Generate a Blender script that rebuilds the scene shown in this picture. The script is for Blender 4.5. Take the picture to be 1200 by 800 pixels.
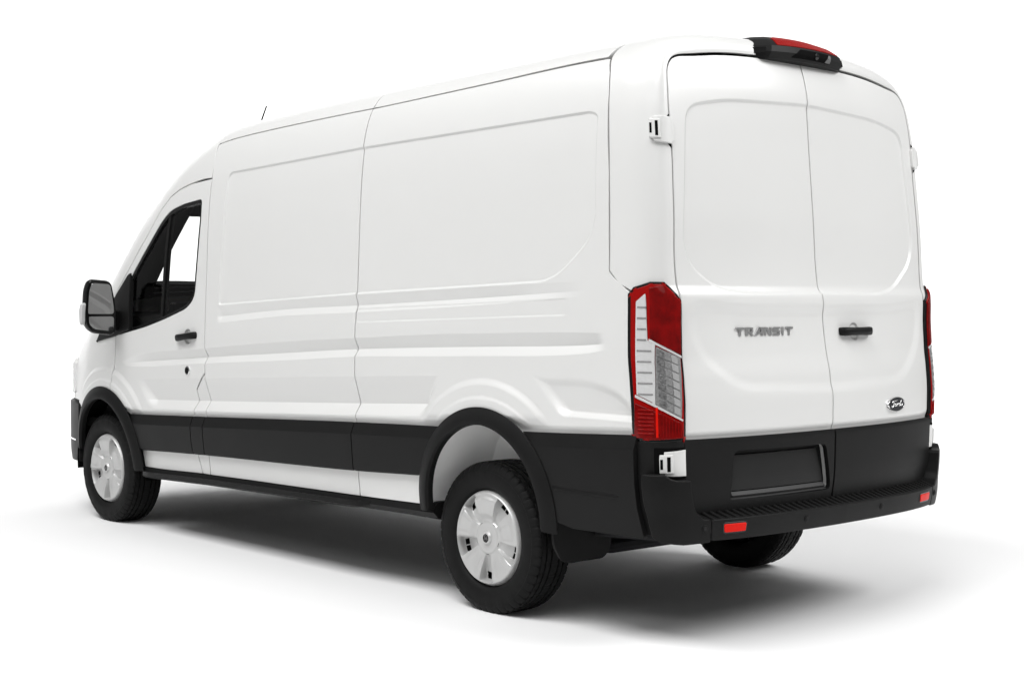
import bpy, bmesh, math, random
import numpy as np
from mathutils import Vector, Matrix
from mathutils.geometry import delaunay_2d_cdt

scene = bpy.context.scene
for o in list(bpy.data.objects): bpy.data.objects.remove(o)
# ---------------------------------------------------------------- camera
cam_d = bpy.data.cameras.new('camera'); cam = bpy.data.objects.new('camera', cam_d); scene.collection.objects.link(cam)
cam_d.sensor_width = 36.0; cam_d.lens = 1732.7*36/1200; cam_d.clip_end = 2000
CP = (-5.1318, 5.4904, 1.4630); YAW, PITCH, ROLL = -.7383, -.0298, .0029
_f = Vector((math.cos(PITCH)*math.cos(YAW), math.cos(PITCH)*math.sin(YAW), math.sin(PITCH)))
_r = _f.cross(Vector((0, 0, 1))).normalized(); _u = _r.cross(_f)
_r, _u = math.cos(ROLL)*_r+math.sin(ROLL)*_u, -math.sin(ROLL)*_r+math.cos(ROLL)*_u
M = Matrix.Identity(4)
for i in range(3): M[i][0], M[i][1], M[i][2], M[i][3] = _r[i], _u[i], -_f[i], CP[i]
cam.matrix_world = M; scene.camera = cam
scene.render.resolution_x, scene.render.resolution_y = 1024, 682
# ---------------------------------------------------------------- white studio: surround and softboxes
world = bpy.data.worlds.new('World'); scene.world = world; world.use_nodes = True
bg = world.node_tree.nodes['Background']; bg.inputs[0].default_value = (1, 1, 1, 1); bg.inputs[1].default_value = .25
def softbox(name, loc, target, sx, sy, power, spread=math.pi):
    d = bpy.data.lights.new(name, 'AREA'); d.shape = 'RECTANGLE'; d.size, d.size_y = sx, sy; d.energy = power; d.spread = spread
    o = bpy.data.objects.new(name, d); scene.collection.objects.link(o); o.location = loc
    o.rotation_euler = (Vector(target)-Vector(loc)).to_track_quat('-Z', 'Y').to_euler(); return o
AX, LT = Vector((.7396, -.6730, 0)), Vector((-.6730, -.7396, 0))      # studio axis towards the backdrop wall, and across it
def stage(d, l, z): return Vector((-5.13, 5.49, 0))+AX*d+LT*l+Vector((0, 0, z))
def panel(name, loc, target, sx, sy, power, xdir, spread=math.pi):
    """softbox with its width along a given direction"""
    o = softbox(name, loc, target, sx, sy, power, spread); z = (Vector(loc)-Vector(target)).normalized(); x = Vector(xdir); x = (x-z*x.dot(z)).normalized(); y = z.cross(x)
    o.rotation_euler = Matrix((x, y, z)).transposed().to_euler(); return o
panel('overhead_softbox', (.2, 5.6, 9.0), (.6, .9, 0), 12.0, 4.0, 1180, (1, 0, 0))
panel('key_softbox', (-3.2, 7.2, 5.8), (.3, .6, 1.1), 8.0, 2.4, 60, (1, .1, 0))
panel('rear_softbox', (-6.5, -3.2, 7.0), (-.9, -.6, .3), 6.0, 3.6, 620, (.5, -1, 0))
panel('backdrop_light', stage(16.5, 0, 9.0), stage(17.0, 0, 0), 24.0, 3.0, 560, LT, math.radians(120))
panel('backdrop_wash', stage(13.5, 0, 8.6), stage(19.0, 0, 2.5), 24.0, 1.5, 560*.8, LT, math.radians(110))
scene.view_settings.view_transform = 'Standard'; scene.view_settings.look = 'None'
scene.view_settings.exposure = 0; scene.view_settings.gamma = 1
scene.render.engine = 'CYCLES'; scene.cycles.max_bounces = 10; scene.cycles.transparent_max_bounces = 16
# ---------------------------------------------------------------- body surfaces (metres; x forward, y left, z up; rear axle x = 0)
def pchip(X, Y):
    X = np.asarray(X, float); Y = np.asarray(Y, float); h = np.diff(X); d = np.diff(Y)/h
    m = np.zeros_like(Y); m[0] = d[0]; m[-1] = d[-1]
    for i in range(1, len(X)-1):
        if d[i-1]*d[i] > 0:
            w1 = 2*h[i]+h[i-1]; w2 = h[i]+2*h[i-1]; m[i] = (w1+w2)/(w1/d[i-1]+w2/d[i])
    def f(x):
        x = np.asarray(x, float); xc = np.clip(x, X[0], X[-1])
        i = np.clip(np.searchsorted(X, xc, side='right')-1, 0, len(X)-2)
        t = (xc-X[i])/h[i]; t2 = t*t; t3 = t2*t
        v = (2*t3-3*t2+1)*Y[i]+(t3-2*t2+t)*h[i]*m[i]+(-2*t3+3*t2)*Y[i+1]+(t3-t2)*h[i]*m[i+1]
        return v + np.where(x < X[0], (x-X[0])*m[0], 0) + np.where(x > X[-1], (x-X[-1])*m[-1], 0)
    return f
def smooth(x, a, b):
    t = np.clip((np.asarray(x, float)-a)/(b-a), 0, 1); return t*t*(3-2*t)
# half section, roof centre to flank, as (drop below the roof line, half width)
_sec = np.array([(0,0),(.002,.15),(.005,.3),(.011,.45),(.02,.57),(.036,.685),(.058,.765),(.09,.835),(.14,.897),(.20,.936),(.3,.967),(.4,.984),(.55,.996),(.7,1.0),(2.6,1.0)])
_qs = np.concatenate([[0], np.cumsum(np.hypot(*np.diff(_sec, axis=0).T))])
_fs, _fy = pchip(_qs, _sec[:,0]), pchip(_qs, _sec[:,1])
_qd = np.linspace(0, _qs[-1], 4000); _sd = _fs(_qd)
def q_of_s(s): return np.interp(s, _sd, _qd)
ztop = pchip([-1.06,-1.0,-.92,-.8,-.56,.1,.6,1.27,1.9,2.27,2.47,2.646,2.854,3.039,3.187,3.328,3.517,3.724,3.901,4.05,4.18,4.30,4.45,4.60,4.70,4.76],
             [2.55,2.59,2.618,2.629,2.632,2.617,2.605,2.588,2.565,2.545,2.522,2.477,2.40,2.302,2.204,2.112,1.957,1.779,1.629,1.50,1.40,1.335,1.27,1.17,1.06,.93])
gbase = pchip([.2,.38,.5,.65,.8,1.0,1.2,1.4,1.6,1.8,2.0,2.3,2.6], [.93,.985,1.0,1.015,1.025,1.03,1.03,1.024,1.016,1.008,1.0,.992,.985])
_nar = pchip([2.4,3.0,3.4,3.75,4.0,4.2,4.4,4.6,4.7,4.76], [0,.004,.012,.028,.05,.085,.14,.25,.37,.52])
def narrow(x): return _nar(np.maximum(x, 2.4))
def sdpoly(px, pz, poly):
    d = np.full(np.shape(px), 1e9); ins = np.zeros(np.shape(px), bool)
    for (x0,z0),(x1,z1) in zip(poly, np.roll(poly, -1, axis=0)):
        ex, ez = x1-x0, z1-z0; t = np.clip(((px-x0)*ex+(pz-z0)*ez)/(ex*ex+ez*ez+1e-12), 0, 1)
        d = np.minimum(d, np.hypot(px-x0-t*ex, pz-z0-t*ez))
        if abs(ez) > 1e-12: ins ^= ((z0 > pz) != (z1 > pz)) & (px < (x1-x0)*(pz-z0)/ez+x0)
    return np.where(ins, -d, d)
def roundpoly(P, r, n=6):
    P = np.asarray(P, float); out = []; N = len(P); r = np.broadcast_to(r, N)
    for i in range(N):
        a, b, c = P[i-1], P[i], P[(i+1) % N]; u = a-b; v = c-b; lu, lv = np.hypot(*u), np.hypot(*v)
        k = min(r[i], lu*.49, lv*.49)
        if k < 1e-4: out.append(b); continue
        p0 = b+u/lu*k; p2 = b+v/lv*k
        for t in np.linspace(0, 1, n): out.append((1-t)**2*p0+2*t*(1-t)*b+t*t*p2)
    return np.array(out)
def flank_detail(x, z): return 0*x
def shell(x, q, detail=True):
    x = np.asarray(x, float); q = np.asarray(q, float); aq = np.abs(q)
    s = _fs(aq); yn = _fy(aq); z = ztop(x)-s
    y = (gbase(z)-narrow(x))*yn
    if detail: y = y + np.where(s > .05, flank_detail(x, z), 0)
    return np.stack([x, np.sign(q)*y, z], -1)
def side(x, z):
    x = np.asarray(x, float); z = np.asarray(z, float); P = shell(x, q_of_s(np.maximum(ztop(x)-z, 0))); P[...,2] = z; return P
# rear face: centre line profile and its crown towards the door edges
rear_c = pchip([.40,.52,.62,.72,1.0,1.12,1.23,1.35,1.47,1.52,1.84,2.11,2.345,2.44,2.52,2.60],
               [-1.195,-1.207,-1.219,-1.226,-1.229,-1.221,-1.198,-1.180,-1.168,-1.148,-1.12,-1.096,-1.075,-1.056,-1.03,-1.0])
rear_k = pchip([.5,.9,1.1,1.3,1.5,1.8,2.1,2.4], [.088,.088,.088,.07,.055,.048,.05,.062])
def rear(y, z):
    y = np.asarray(y, float); z = np.asarray(z, float)
    return np.stack([rear_c(z)+rear_k(z)*np.abs(y/.9)**2.4 + rear_detail(y, z), y, z], -1)
def rear_detail(y, z): return 0*y
_xt = pchip([.4,.9,1.57,2.0,2.32,2.42,2.5,2.63], [-.83,-.83,-.821,-.80,-.76,-.736,-.70,-.68])
def xt(aq): return _xt(2.629-_fs(aq))      # where the tail seam runs on the flank
def frame_end(q):
    d = 1e-3; aq = np.maximum(np.abs(q), d)
    X0 = xt(aq); A = shell(X0, aq, False); T = shell(X0, aq+d, False)-shell(X0, aq-d, False)
    L = np.hypot(T[...,1], T[...,2]); ny, nz = T[...,2]/L, -T[...,1]/L   # inward
    w = .088+.018*smooth(A[...,2], 2.5, 2.6)+.02*smooth(A[...,2], 2.3, 2.0)+.02*smooth(A[...,2], 1.7, 1.3)
    w = w-.032*np.exp(-((aq-.95)/.16)**2)
    By, Bz = A[...,1]+ny*w, A[...,2]+nz*w
    return A, By, Bz
def frame(q, t):
    """ring round the rear doors: t = 0 at the seam on the flank, 1 at the door opening"""
    q = np.asarray(q, float); t = np.asarray(t, float)
    A, By, Bz = frame_end(q); X = rear_c(Bz)+rear_k(Bz)*np.abs(By/.9)**2.4
    a = np.clip((t-.25)/.75, 0, 1)*np.pi/2; e = .85-.17*smooth(-np.abs(q), -1.15, -.8)
    X0 = A[...,0]; xs = X0-.06
    x = np.where(t < .25, X0+(xs-X0)*t/.25, xs+(X-xs)*np.sin(a)**e)
    f = np.where(t < .25, 0, 1-np.cos(a)**e)
    y = A[...,1]+(By-A[...,1])*f; z = A[...,2]+(Bz-A[...,2])*f
    return np.stack([x, np.where(q < 0, -y, y), z], -1)

# rear bumper: plan curve from the centre line round the corner
_bp = np.array([(-1.306,0),(-1.304,.15),(-1.299,.286),(-1.285,.5),(-1.256,.70),(-1.225,.82),(-1.205,.885),(-1.178,.945),(-1.137,.998),(-1.075,1.035),(-1.00,1.050),(-.90,1.055)])
_bw = np.concatenate([[0], np.cumsum(np.hypot(*np.diff(_bp, axis=0).T))]); _bx, _by = pchip(_bw, _bp[:,0]), pchip(_bw, _bp[:,1])
def bumper(w, z):
    w = np.asarray(w, float); z = np.asarray(z, float); a = np.abs(w); k = 1-.06*np.clip((.56-z)/.1, 0, 2)**2*.5
    x = _bx(a); y = _by(a)*np.sign(w)
    return np.stack([-.9+(x+.9)*k, y*(1-.02*np.clip((.56-z)/.1, 0, 2)**2*.5+.016*smooth(z, .55, .7)), z], -1)
# ---------------------------------------------------------------- details pressed into the flank
_bt = pchip([-.75,-.42,.95,1.55,2.23], [1.532,1.525,1.474,1.452,1.411]); _bb = pchip([-.7,.07,.95,1.55,2.22], [1.487,1.448,1.41,1.388,1.343])
_ct = pchip([-.82,-.76,.126,.96,1.54,2.42,3.256,3.456], [1.313,1.314,1.293,1.254,1.223,1.162,1.096,1.052]); _cb = pchip([-.79,-.66,.124,.96,1.54,2.42,3.37], [1.262,1.25,1.221,1.189,1.154,1.102,1.039])
_dt = pchip([.29,.96,2.42,3.26], [1.091,1.059,.988,.947]); _db = pchip([.39,.96,2.43,3.12], [.939,.911,.844,.816])
_st = pchip([-.58,.97], [1.458,1.401]); _sb = pchip([-.58,.86], [1.388,1.338])
PAN = roundpoly([(2.245,2.175),(2.15,2.178),(.957,2.226),(-.66,2.262),(-.712,2.245),(-.735,1.73),(-.52,1.563),(-.42,1.527),(.947,1.475),(2.0,1.424),(2.285,1.411),(2.288,1.46)], [.10,.1,.02,.04,.04,.12,.08,.08,.02,.02,.06,.05])
ARC_R = (-.047, .487, .476); ARC_F = (3.70, .375, .508)       # centre x, z and outer radius of the arch trims
ctop = pchip([-.97,-.386,.296,.966,2.436,3.312], [.903,.875,.855,.832,.768,.730])      # upper edge of the flank cladding
def groove(x, z, zt, zb, depth, x0, x1, f0, f1, turn=.72, tail=.4, lean0=0, lean1=0):
    t, b = zt(x), zb(x); u = (t-z)/(t-b)
    d = np.where(u < 0, 0, np.where(u < turn, u/turn, np.clip(1-(u-turn)/(1+tail-turn), 0, 1)))
    return -depth*d*smooth(x, x0+lean0*u, x0+lean0*u+f0)*smooth(-x, -x1+lean1*u, -x1+lean1*u+f1)
def flank_detail(x, z):
    x = np.asarray(x, float); z = np.asarray(z, float)
    o = -.009*smooth(-sdpoly(x, z, PAN), 0, .013)
    o = o - .010*smooth(-(z-ctop(x)), -.030, .002)*smooth(z, ctop(x)-.06, ctop(x)-.03)
    fade = smooth(x, -.72, -.1)*.75+.25
    o = o + groove(x, z, _bt, _bb, .018, -.72, 2.30, .25, .05, turn=.85, tail=.4)*fade
    o = o + groove(x, z, _ct, _cb, .026, -.83, 3.50, .10, .5, turn=.86, tail=.45)
    o = o + groove(x, z, _dt, _db, .040, .27, 3.27, .05, .10, turn=.93, tail=.32, lean0=.10, lean1=.13)
    o = o - .004*smooth(z, _sb(x)-.006, _sb(x)+.006)*smooth(-z, -_st(x)-.006, -_st(x)+.006)*smooth(x, -.585, -.54)*smooth(-x, -.99, -.955)
    sd = sdpoly(x, z, Q2); o = o - .034*smooth(-sd, 0, .055)*np.clip((1.14-z)/.15, 0, 1)*smooth(z, .945, .978)
    o = o - .012*smooth(-np.hypot(x-2.622, z-1.226), -.046, -.034)
    up = smooth(z, .87-.046*x+.0, .93-.046*x)
    for cx, cz, r in (ARC_R, ARC_F):
        rho = np.hypot(x-cx, z-cz); o = o + up*(.016*smooth(-rho, -(r+.135), -(r+.095)) + .010*smooth(-rho, -(r+.055), -(r+.03)))
    return o
def side0(x, z):                                       # the plain flank under the cladding
    x = np.asarray(x, float); z = np.asarray(z, float); P = shell(x, q_of_s(np.maximum(ztop(x)-z, 0)), False); P[...,2] = z; return P
Q2 = roundpoly([(-.345,1.125),(-.72,1.135),(-.90,1.085),(-1.02,.97),(-1.02,.88),(-.60,.88)], [.03,.1,.1,.03,.01,.02])
def ringed(P, ds):
    P = np.asarray(P); return [np.concatenate([q, q[:1]]) for q in (inset(resample(P, .02), d) for d in ds)]
def flank_lines():
    out = []
    for zt, zb, x0, x1, us in ((_bt,_bb,-.72,2.32,(-.03,.03,.3,.6,.82,.88,1.1,1.37,1.43)), (_ct,_cb,-.84,3.5,(-.03,.03,.3,.6,.83,.89,1.1,1.42,1.48)), (_dt,_db,.25,3.3,(-.015,.015,.2,.4,.6,.8,.915,.945,1.1,1.3,1.34))):
        xs = np.arange(x0, x1, .02)
        for u in us: out.append(np.stack([xs, zt(xs)-u*(zt(xs)-zb(xs))], 1))
    xs = np.arange(-.98, 3.3, .02)
    for d in (.002, .010, .020, .031): out.append(np.stack([xs, ctop(xs)+d], 1))
    xs = np.arange(-.59, 1.0, .02)
    for f in (_st, _sb):
        for d in (-.006, 0, .006): out.append(np.stack([xs, f(xs)+d], 1))
    out += ringed(PAN, (-.001, .0035, .0065, .0095, .014)); out += ringed(Q2, (-.001, .014, .028, .042, .056))
    for z_ in (.945, .956, .967, .978, .995): out.append(np.array([(x_, z_) for x_ in np.arange(-.96, -.45, .012)]))
    for cx, cz, r in (ARC_R, ARC_F):
        for d in (.135, .125, .115, .105, .095, .055, .0425, .03): out.append(np.array(arc(cx, cz, r+d, 0, 180, 120)))
    for r in (.047, .043, .040, .037, .033): out.append(np.array([(2.622+r*math.cos(a), 1.226+r*math.sin(a)) for a in np.linspace(0, 2*math.pi, 40)]))
    return out
# details pressed into the rear doors
PR = roundpoly([(.80,2.27),(.56,2.315),(.0,2.338),(-.56,2.315),(-.80,2.27),(-.845,1.72),(-.80,1.62),(-.62,1.50),(-.45,1.474),(0,1.482),(.45,1.474),(.68,1.494),(.82,1.585),(.862,1.70)], [.08,.1,.1,.1,.08,.08,.08,.1,.1,.1,.1,.1,.08,.08])
def rear_detail(y, z):
    y = np.asarray(y, float); z = np.asarray(z, float); sd = sdpoly(y, z, PR)
    o = .010*smooth(-sd, 0, .016)+.010*smooth(-z, -.918, -.884)
    o = o + .010*smooth(-sdpoly(y, z, TRAY), -.01, .05)
    for hy, hz in ((-.235, 1.312),): o = o + .007*smooth(-np.hypot(y-hy, (z-hz)), -.042, -.030)
    return o
TRAY = roundpoly([(.84,1.235),(.62,1.065),(0,1.045),(-.62,1.065),(-.84,1.235),(-.87,1.46),(-.5,1.43),(.5,1.43),(.87,1.46)], .12)
def rear_lines():
    out = ringed(PR, (-.001, .004, .008, .012, .017))
    for r in (.043, .039, .036, .033, .029): out.append(np.array([(-.235+r*math.cos(a), 1.312+r*math.sin(a)) for a in np.linspace(0, 2*math.pi, 40)]))
    for z in (.886, .895, .905, .918): out.append(np.array([(-.9, z), (.9, z)]))
    return out
# ---------------------------------------------------------------- materials
def mat(name, col, rough=.5, metal=0, coat=0, coatr=.03, spec=.5, bump=None, var=None, trans=0):
    m = bpy.data.materials.new(name); m.use_nodes = True; nt = m.node_tree; b = nt.nodes['Principled BSDF']
    b.inputs['Base Color'].default_value = (*col, 1); b.inputs['Roughness'].default_value = rough; b.inputs['Metallic'].default_value = metal
    b.inputs['Coat Weight'].default_value = coat; b.inputs['Coat Roughness'].default_value = coatr; b.inputs['Specular IOR Level'].default_value = spec
    b.inputs['Transmission Weight'].default_value = trans
    tc = nt.nodes.new('ShaderNodeTexCoord')
    if bump:
        n = nt.nodes.new('ShaderNodeTexNoise'); n.inputs['Scale'].default_value = bump[0]; n.inputs['Detail'].default_value = 3
        nt.links.new(tc.outputs['Object'], n.inputs['Vector'])
        p = nt.nodes.new('ShaderNodeBump'); p.inputs['Strength'].default_value = bump[1]; p.inputs['Distance'].default_value = bump[2]
        nt.links.new(n.outputs['Fac'], p.inputs['Height']); nt.links.new(p.outputs['Normal'], b.inputs['Normal'])
    if var:
        n = nt.nodes.new('ShaderNodeTexNoise'); n.inputs['Scale'].default_value = var[0]; n.inputs['Detail'].default_value = 4
        nt.links.new(tc.outputs['Object'], n.inputs['Vector'])
        r = nt.nodes.new('ShaderNodeMapRange'); r.inputs['To Min'].default_value = 1-var[1]; r.inputs['To Max'].default_value = 1+var[1]
        nt.links.new(n.outputs['Fac'], r.inputs['Value'])
        mx = nt.nodes.new('ShaderNodeVectorMath'); mx.operation = 'SCALE'; mx.inputs[0].default_value = col
        nt.links.new(r.outputs['Result'], mx.inputs['Scale']); nt.links.new(mx.outputs['Vector'], b.inputs['Base Color'])
        r2 = nt.nodes.new('ShaderNodeMapRange'); r2.inputs['To Min'].default_value = rough*.85; r2.inputs['To Max'].default_value = min(1, rough*1.15)
        nt.links.new(n.outputs['Fac'], r2.inputs['Value']); nt.links.new(r2.outputs['Result'], b.inputs['Roughness'])
    return m
def glass_mat(name, tint, refl):
    m = bpy.data.materials.new(name); m.use_nodes = True; nt = m.node_tree; nt.nodes.remove(nt.nodes['Principled BSDF'])
    t = nt.nodes.new('ShaderNodeBsdfTransparent'); t.inputs[0].default_value = (*tint, 1)
    g = nt.nodes.new('ShaderNodeBsdfGlossy'); g.inputs['Roughness'].default_value = .01
    f = nt.nodes.new('ShaderNodeLayerWeight'); f.inputs[0].default_value = .5
    k = nt.nodes.new('ShaderNodeMath'); k.operation = 'MULTIPLY'; k.inputs[1].default_value = refl
    mx = nt.nodes.new('ShaderNodeMixShader'); p4 = nt.nodes.new('ShaderNodeMath'); p4.operation = 'POWER'; p4.inputs[1].default_value = 4; nt.links.new(f.outputs['Facing'], p4.inputs[0]); nt.links.new(p4.outputs[0], k.inputs[0]); nt.links.new(k.outputs[0], mx.inputs[0])
    nt.links.new(t.outputs[0], mx.inputs[1]); nt.links.new(g.outputs[0], mx.inputs[2]); nt.links.new(mx.outputs[0], nt.nodes['Material Output'].inputs[0])
    return m
PAINT = mat('white_paint', (.65,.65,.64), .38, coat=.6, coatr=.22, var=(2.5, .008))
BLACKP = mat('black_textured_plastic', (.0095,.0095,.0095), .44, spec=.10, bump=(900, .25, .0004), var=(6, .12))
DARK = mat('matt_black', (.003,.003,.003), .8, spec=.05, var=(8, .2))
GLOSSB = mat('gloss_black', (.006,.006,.006), .15, spec=.3, var=(8, .1))
RUB = mat('tyre_rubber', (.008,.008,.008), .6, spec=.12, bump=(160, .2, .0006), var=(14, .2))
SILV = mat('silver_wheel_cover', (.50,.50,.495), .42, metal=.35, coat=.15, coatr=.3, var=(20, .04))
CHROME = mat('chrome', (.75,.75,.75), .12, metal=1, var=(10, .03))
BADGE = mat('brushed_badge_metal', (.48,.48,.48), .36, metal=1, var=(30, .08))
BADGED = mat('badge_dark_enamel', (.02,.021,.024), .3, spec=.2, var=(30, .1))
RED = mat('red_lens', (.26,.002,.0015), .2, spec=.10, coat=.3, coatr=.02, var=(40, .12))
REDD = mat('deep_red_lens', (.15,.001,.001), .16, spec=.10, coat=.3, coatr=.02, var=(22, .8))
REFL = mat('red_reflector', (.62,.008,.003), .3, spec=.1, bump=(260, .4, .001), var=(120, .12))
CLEAR = mat('clear_lens', (.55,.55,.55), .15, coat=.3, coatr=.02, var=(60, .08))
CLEARG = mat('clear_lens_reflector', (.30,.30,.30), .2, metal=.4, coat=.2, coatr=.02, bump=(110, .6, .003), var=(110, .45))
MOTTLE = mat('dark_lamp_interior', (.22,.22,.22), .2, metal=.5, coat=.3, bump=(60, 1., .004), var=(90, .9))
FACET = mat('lamp_reflector_facet', (.42,.42,.42), .2, metal=.3, coat=.4, var=(90, .15))
LINER = mat('primer_white_liner', (.88,.88,.87), .6, bump=(5, .35, .03), var=(5, .10))
GLASS = glass_mat('window_glass', (.93,.935,.93), .6)
MIRR = mat('mirror_silver', (.33,.33,.33), .03, metal=1, var=(3, .02))
TRIM = mat('grey_interior_trim', (.020,.020,.020), .7, spec=.1, bump=(300, .2, .0006), var=(10, .1))
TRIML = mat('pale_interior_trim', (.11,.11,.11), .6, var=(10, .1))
FLOOR = mat('white_studio_floor', (.82,.82,.82), .9, spec=.0, bump=(30, .02, .001), var=(.6, .004))
STEEL = mat('dark_underbody_steel', (.012,.012,.013), .6, spec=.15, bump=(20, .4, .004), var=(9, .3))
# ---------------------------------------------------------------- mesh helpers
col = scene.collection
def link(name, me, m, parent=None):
    o = bpy.data.objects.new(name, me); col.objects.link(o)
    if m: me.materials.append(m)
    if parent: o.parent = parent
    return o
def resample(P, h):
    out = []; P = np.asarray(P, float)
    for a, b in zip(P, np.roll(P, -1, axis=0)):
        n = max(1, int(round(np.hypot(*(b-a))/h)))
        for k in range(n): out.append(a+(b-a)*k/n)
    return np.array(out)
def inset(P, d):
    P = np.asarray(P, float); keep = [i for i in range(len(P)) if np.hypot(*(P[i]-P[i-1])) > 1e-5]; P = P[keep]
    area = .5*np.sum(P[:,0]*np.roll(P[:,1], -1)-np.roll(P[:,0], -1)*P[:,1]); s = 1 if area > 0 else -1; out = []
    for i in range(len(P)):
        e0 = P[i]-P[i-1]; e1 = P[(i+1) % len(P)]-P[i]; e0 /= np.hypot(*e0); e1 /= np.hypot(*e1)
        n0 = s*np.array([-e0[1], e0[0]]); n1 = s*np.array([-e1[1], e1[0]]); m = n0+n1; L = np.hypot(*m)
        if L < 1e-6: m = n0; k = 1
        else: m /= L; k = min(1/max(m@n0, .18), 5)
        out.append(P[i]+m*d*k)
    return np.array(out)
def inside(px, pz, poly):
    ins = np.zeros(np.shape(px), bool)
    for (x0,z0),(x1,z1) in zip(poly, np.roll(poly, -1, axis=0)):
        if abs(z1-z0) > 1e-14: ins ^= ((z0 > pz) != (z1 > pz)) & (px < (x1-x0)*(pz-z0)/(z1-z0)+x0)
    return ins
HUB = np.array([1.4, 0, 1.35])
def patch(outline, surf, h=.02, holes=(), r=.002, flange=.022, gap=.0033, off=0., metric=(1,1), flip=None, mirror=False, hole_gap=0., eps=4e-4, lines=()):
    """sheet of a surface cut to an outline, with a rounded edge and a return flange; arrays of points, faces, normals"""
    mt = np.array(metric, float)/h
    O = resample(inset(np.asarray(outline, float)*mt, (gap+r)/h), 1.0)
    Hs = [resample(inset(np.asarray(q, float)*mt, -(hole_gap+r)/h), 1.0) for q in holes]
    lo, hi = O.min(0), O.max(0); g = np.stack(np.meshgrid(np.arange(lo[0]+.5, hi[0]), np.arange(lo[1]+.5, hi[1]), indexing='ij'), -1).reshape(-1, 2)
    k = sdpoly(g[:,0], g[:,1], O) < -.45
    for H in Hs: k &= sdpoly(g[:,0], g[:,1], H) > .45
    LP = []
    for L in lines:                                                  # extra rows of points along creases
        L = np.asarray(L, float)*mt; q = [L[0]]
        for a_, b_ in zip(L, L[1:]):
            n_ = max(1, int(math.ceil(np.hypot(*(b_-a_))/1.0)))
            q += [a_+(b_-a_)*i/n_ for i in range(1, n_+1)]
        q = np.array(q); kk = sdpoly(q[:,0], q[:,1], O) < -.35
        for H in Hs: kk &= sdpoly(q[:,0], q[:,1], H) > .35
        LP.append(q[kk])
    G = g[k]
    if LP:
        LP = np.concatenate(LP)
        cell = {}
        for p_ in LP: cell.setdefault((int(p_[0]//1), int(p_[1]//1)), []).append(p_)
        keep = []
        for p_ in G:
            ci, cj = int(p_[0]//1), int(p_[1]//1); near = False
            for di in (-1, 0, 1):
                for dj in (-1, 0, 1):
                    for r_ in cell.get((ci+di, cj+dj), ()):
                        if abs(r_[0]-p_[0]) < .75 and abs(r_[1]-p_[1]) < .30: near = True; break
                    if near: break
                if near: break
            keep.append(not near)
        G = np.concatenate([LP, G[np.array(keep)]])
    pts = np.concatenate([O]+Hs+[G]); ed = []; b = 0
    for L in [O]+Hs:
        n = len(L); ed += [(b+i, b+(i+1) % n) for i in range(n)]; b += n
    vo, _, fo, *_r = delaunay_2d_cdt([Vector(p) for p in pts], ed, [], 0, 1e-7)
    V2 = np.array([tuple(v) for v in vo]); F = np.array([f for f in fo if len(f) == 3])
    d1, d2 = V2[F[:,1]]-V2[F[:,0]], V2[F[:,2]]-V2[F[:,0]]; ar = d1[:,0]*d2[:,1]-d1[:,1]*d2[:,0]; F[ar < 0] = F[ar < 0][:, ::-1]; F = F[np.abs(ar) > 1e-6]
    C = V2[F].mean(1); kk = inside(C[:,0], C[:,1], O)
    for H in Hs: kk &= ~inside(C[:,0], C[:,1], H)
    F = F[kk]; ab = V2/mt
    def nrm(S, a, bb):
        ea, eb = eps/metric[0], eps/metric[1]
        n = np.cross(S(a+ea, bb)-S(a-ea, bb), S(a, bb+eb)-S(a, bb-eb)); return n/np.maximum(np.linalg.norm(n, axis=-1, keepdims=True), 1e-12)
    P0 = surf(ab[:,0], ab[:,1]); n0 = nrm(surf, ab[:,0], ab[:,1])
    sg = np.sign(np.mean(np.sum(n0*(P0-HUB), -1))) if flip is None else flip
    if callable(off) or off:
        of = off if callable(off) else (lambda a, bb: off+0*a)
        S = lambda a, bb: surf(a, bb)+sg*of(a, bb)[..., None]*nrm(surf, a, bb)
        P = S(ab[:,0], ab[:,1]); N = sg*nrm(S, ab[:,0], ab[:,1])
    else: P, N = P0, sg*n0
    a, bb, c = P[F[:,0]], P[F[:,1]], P[F[:,2]]; fn = np.cross(bb-a, c-a); w = np.sum(fn*(N[F].sum(1)), -1) < 0
    if w.mean() > .5: F = F[:, ::-1].copy()
    from collections import Counter
    E = [(int(f[i]), int(f[(i+1) % 3])) for f in F for i in range(3)]; es = set(E); B = [e for e in E if (e[1], e[0]) not in es]
    T = {}
    for i, j in B:
        d = P[j]-P[i]
        for q in (i, j): T[q] = T.get(q, 0)+d
    Vs = [P]; Ns = [N]; faces = F.tolist(); base = len(P)
    if flange:
        ids = list(T); t = np.array([T[i] for i in ids]); t /= np.maximum(np.linalg.norm(t, axis=1, keepdims=True), 1e-9)
        n = N[ids]; ot = np.cross(t, n); p = P[ids]
        s = .7071; rings = [(p+ot*r*s-n*r*(1-s), s*(ot+n)), (p+ot*r-n*r, ot), (p+ot*r-n*flange, ot)]
        m = len(ids); pos = {v: q for q, v in enumerate(ids)}
        for q, (rp, rn) in enumerate(rings): Vs.append(rp); Ns.append(rn)
        for i, j in B:
            prev = (i, j)
            for q in range(3):
                cur = (base+q*m+pos[i], base+q*m+pos[j]); faces.append([prev[1], prev[0], cur[0], cur[1]]); prev = cur
    V = np.concatenate(Vs); Nn = np.concatenate(Ns)
    if mirror: V = V*[1,-1,1]; Nn = Nn*[1,-1,1]; faces = [f[::-1] for f in faces]
    return V, faces, Nn
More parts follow.
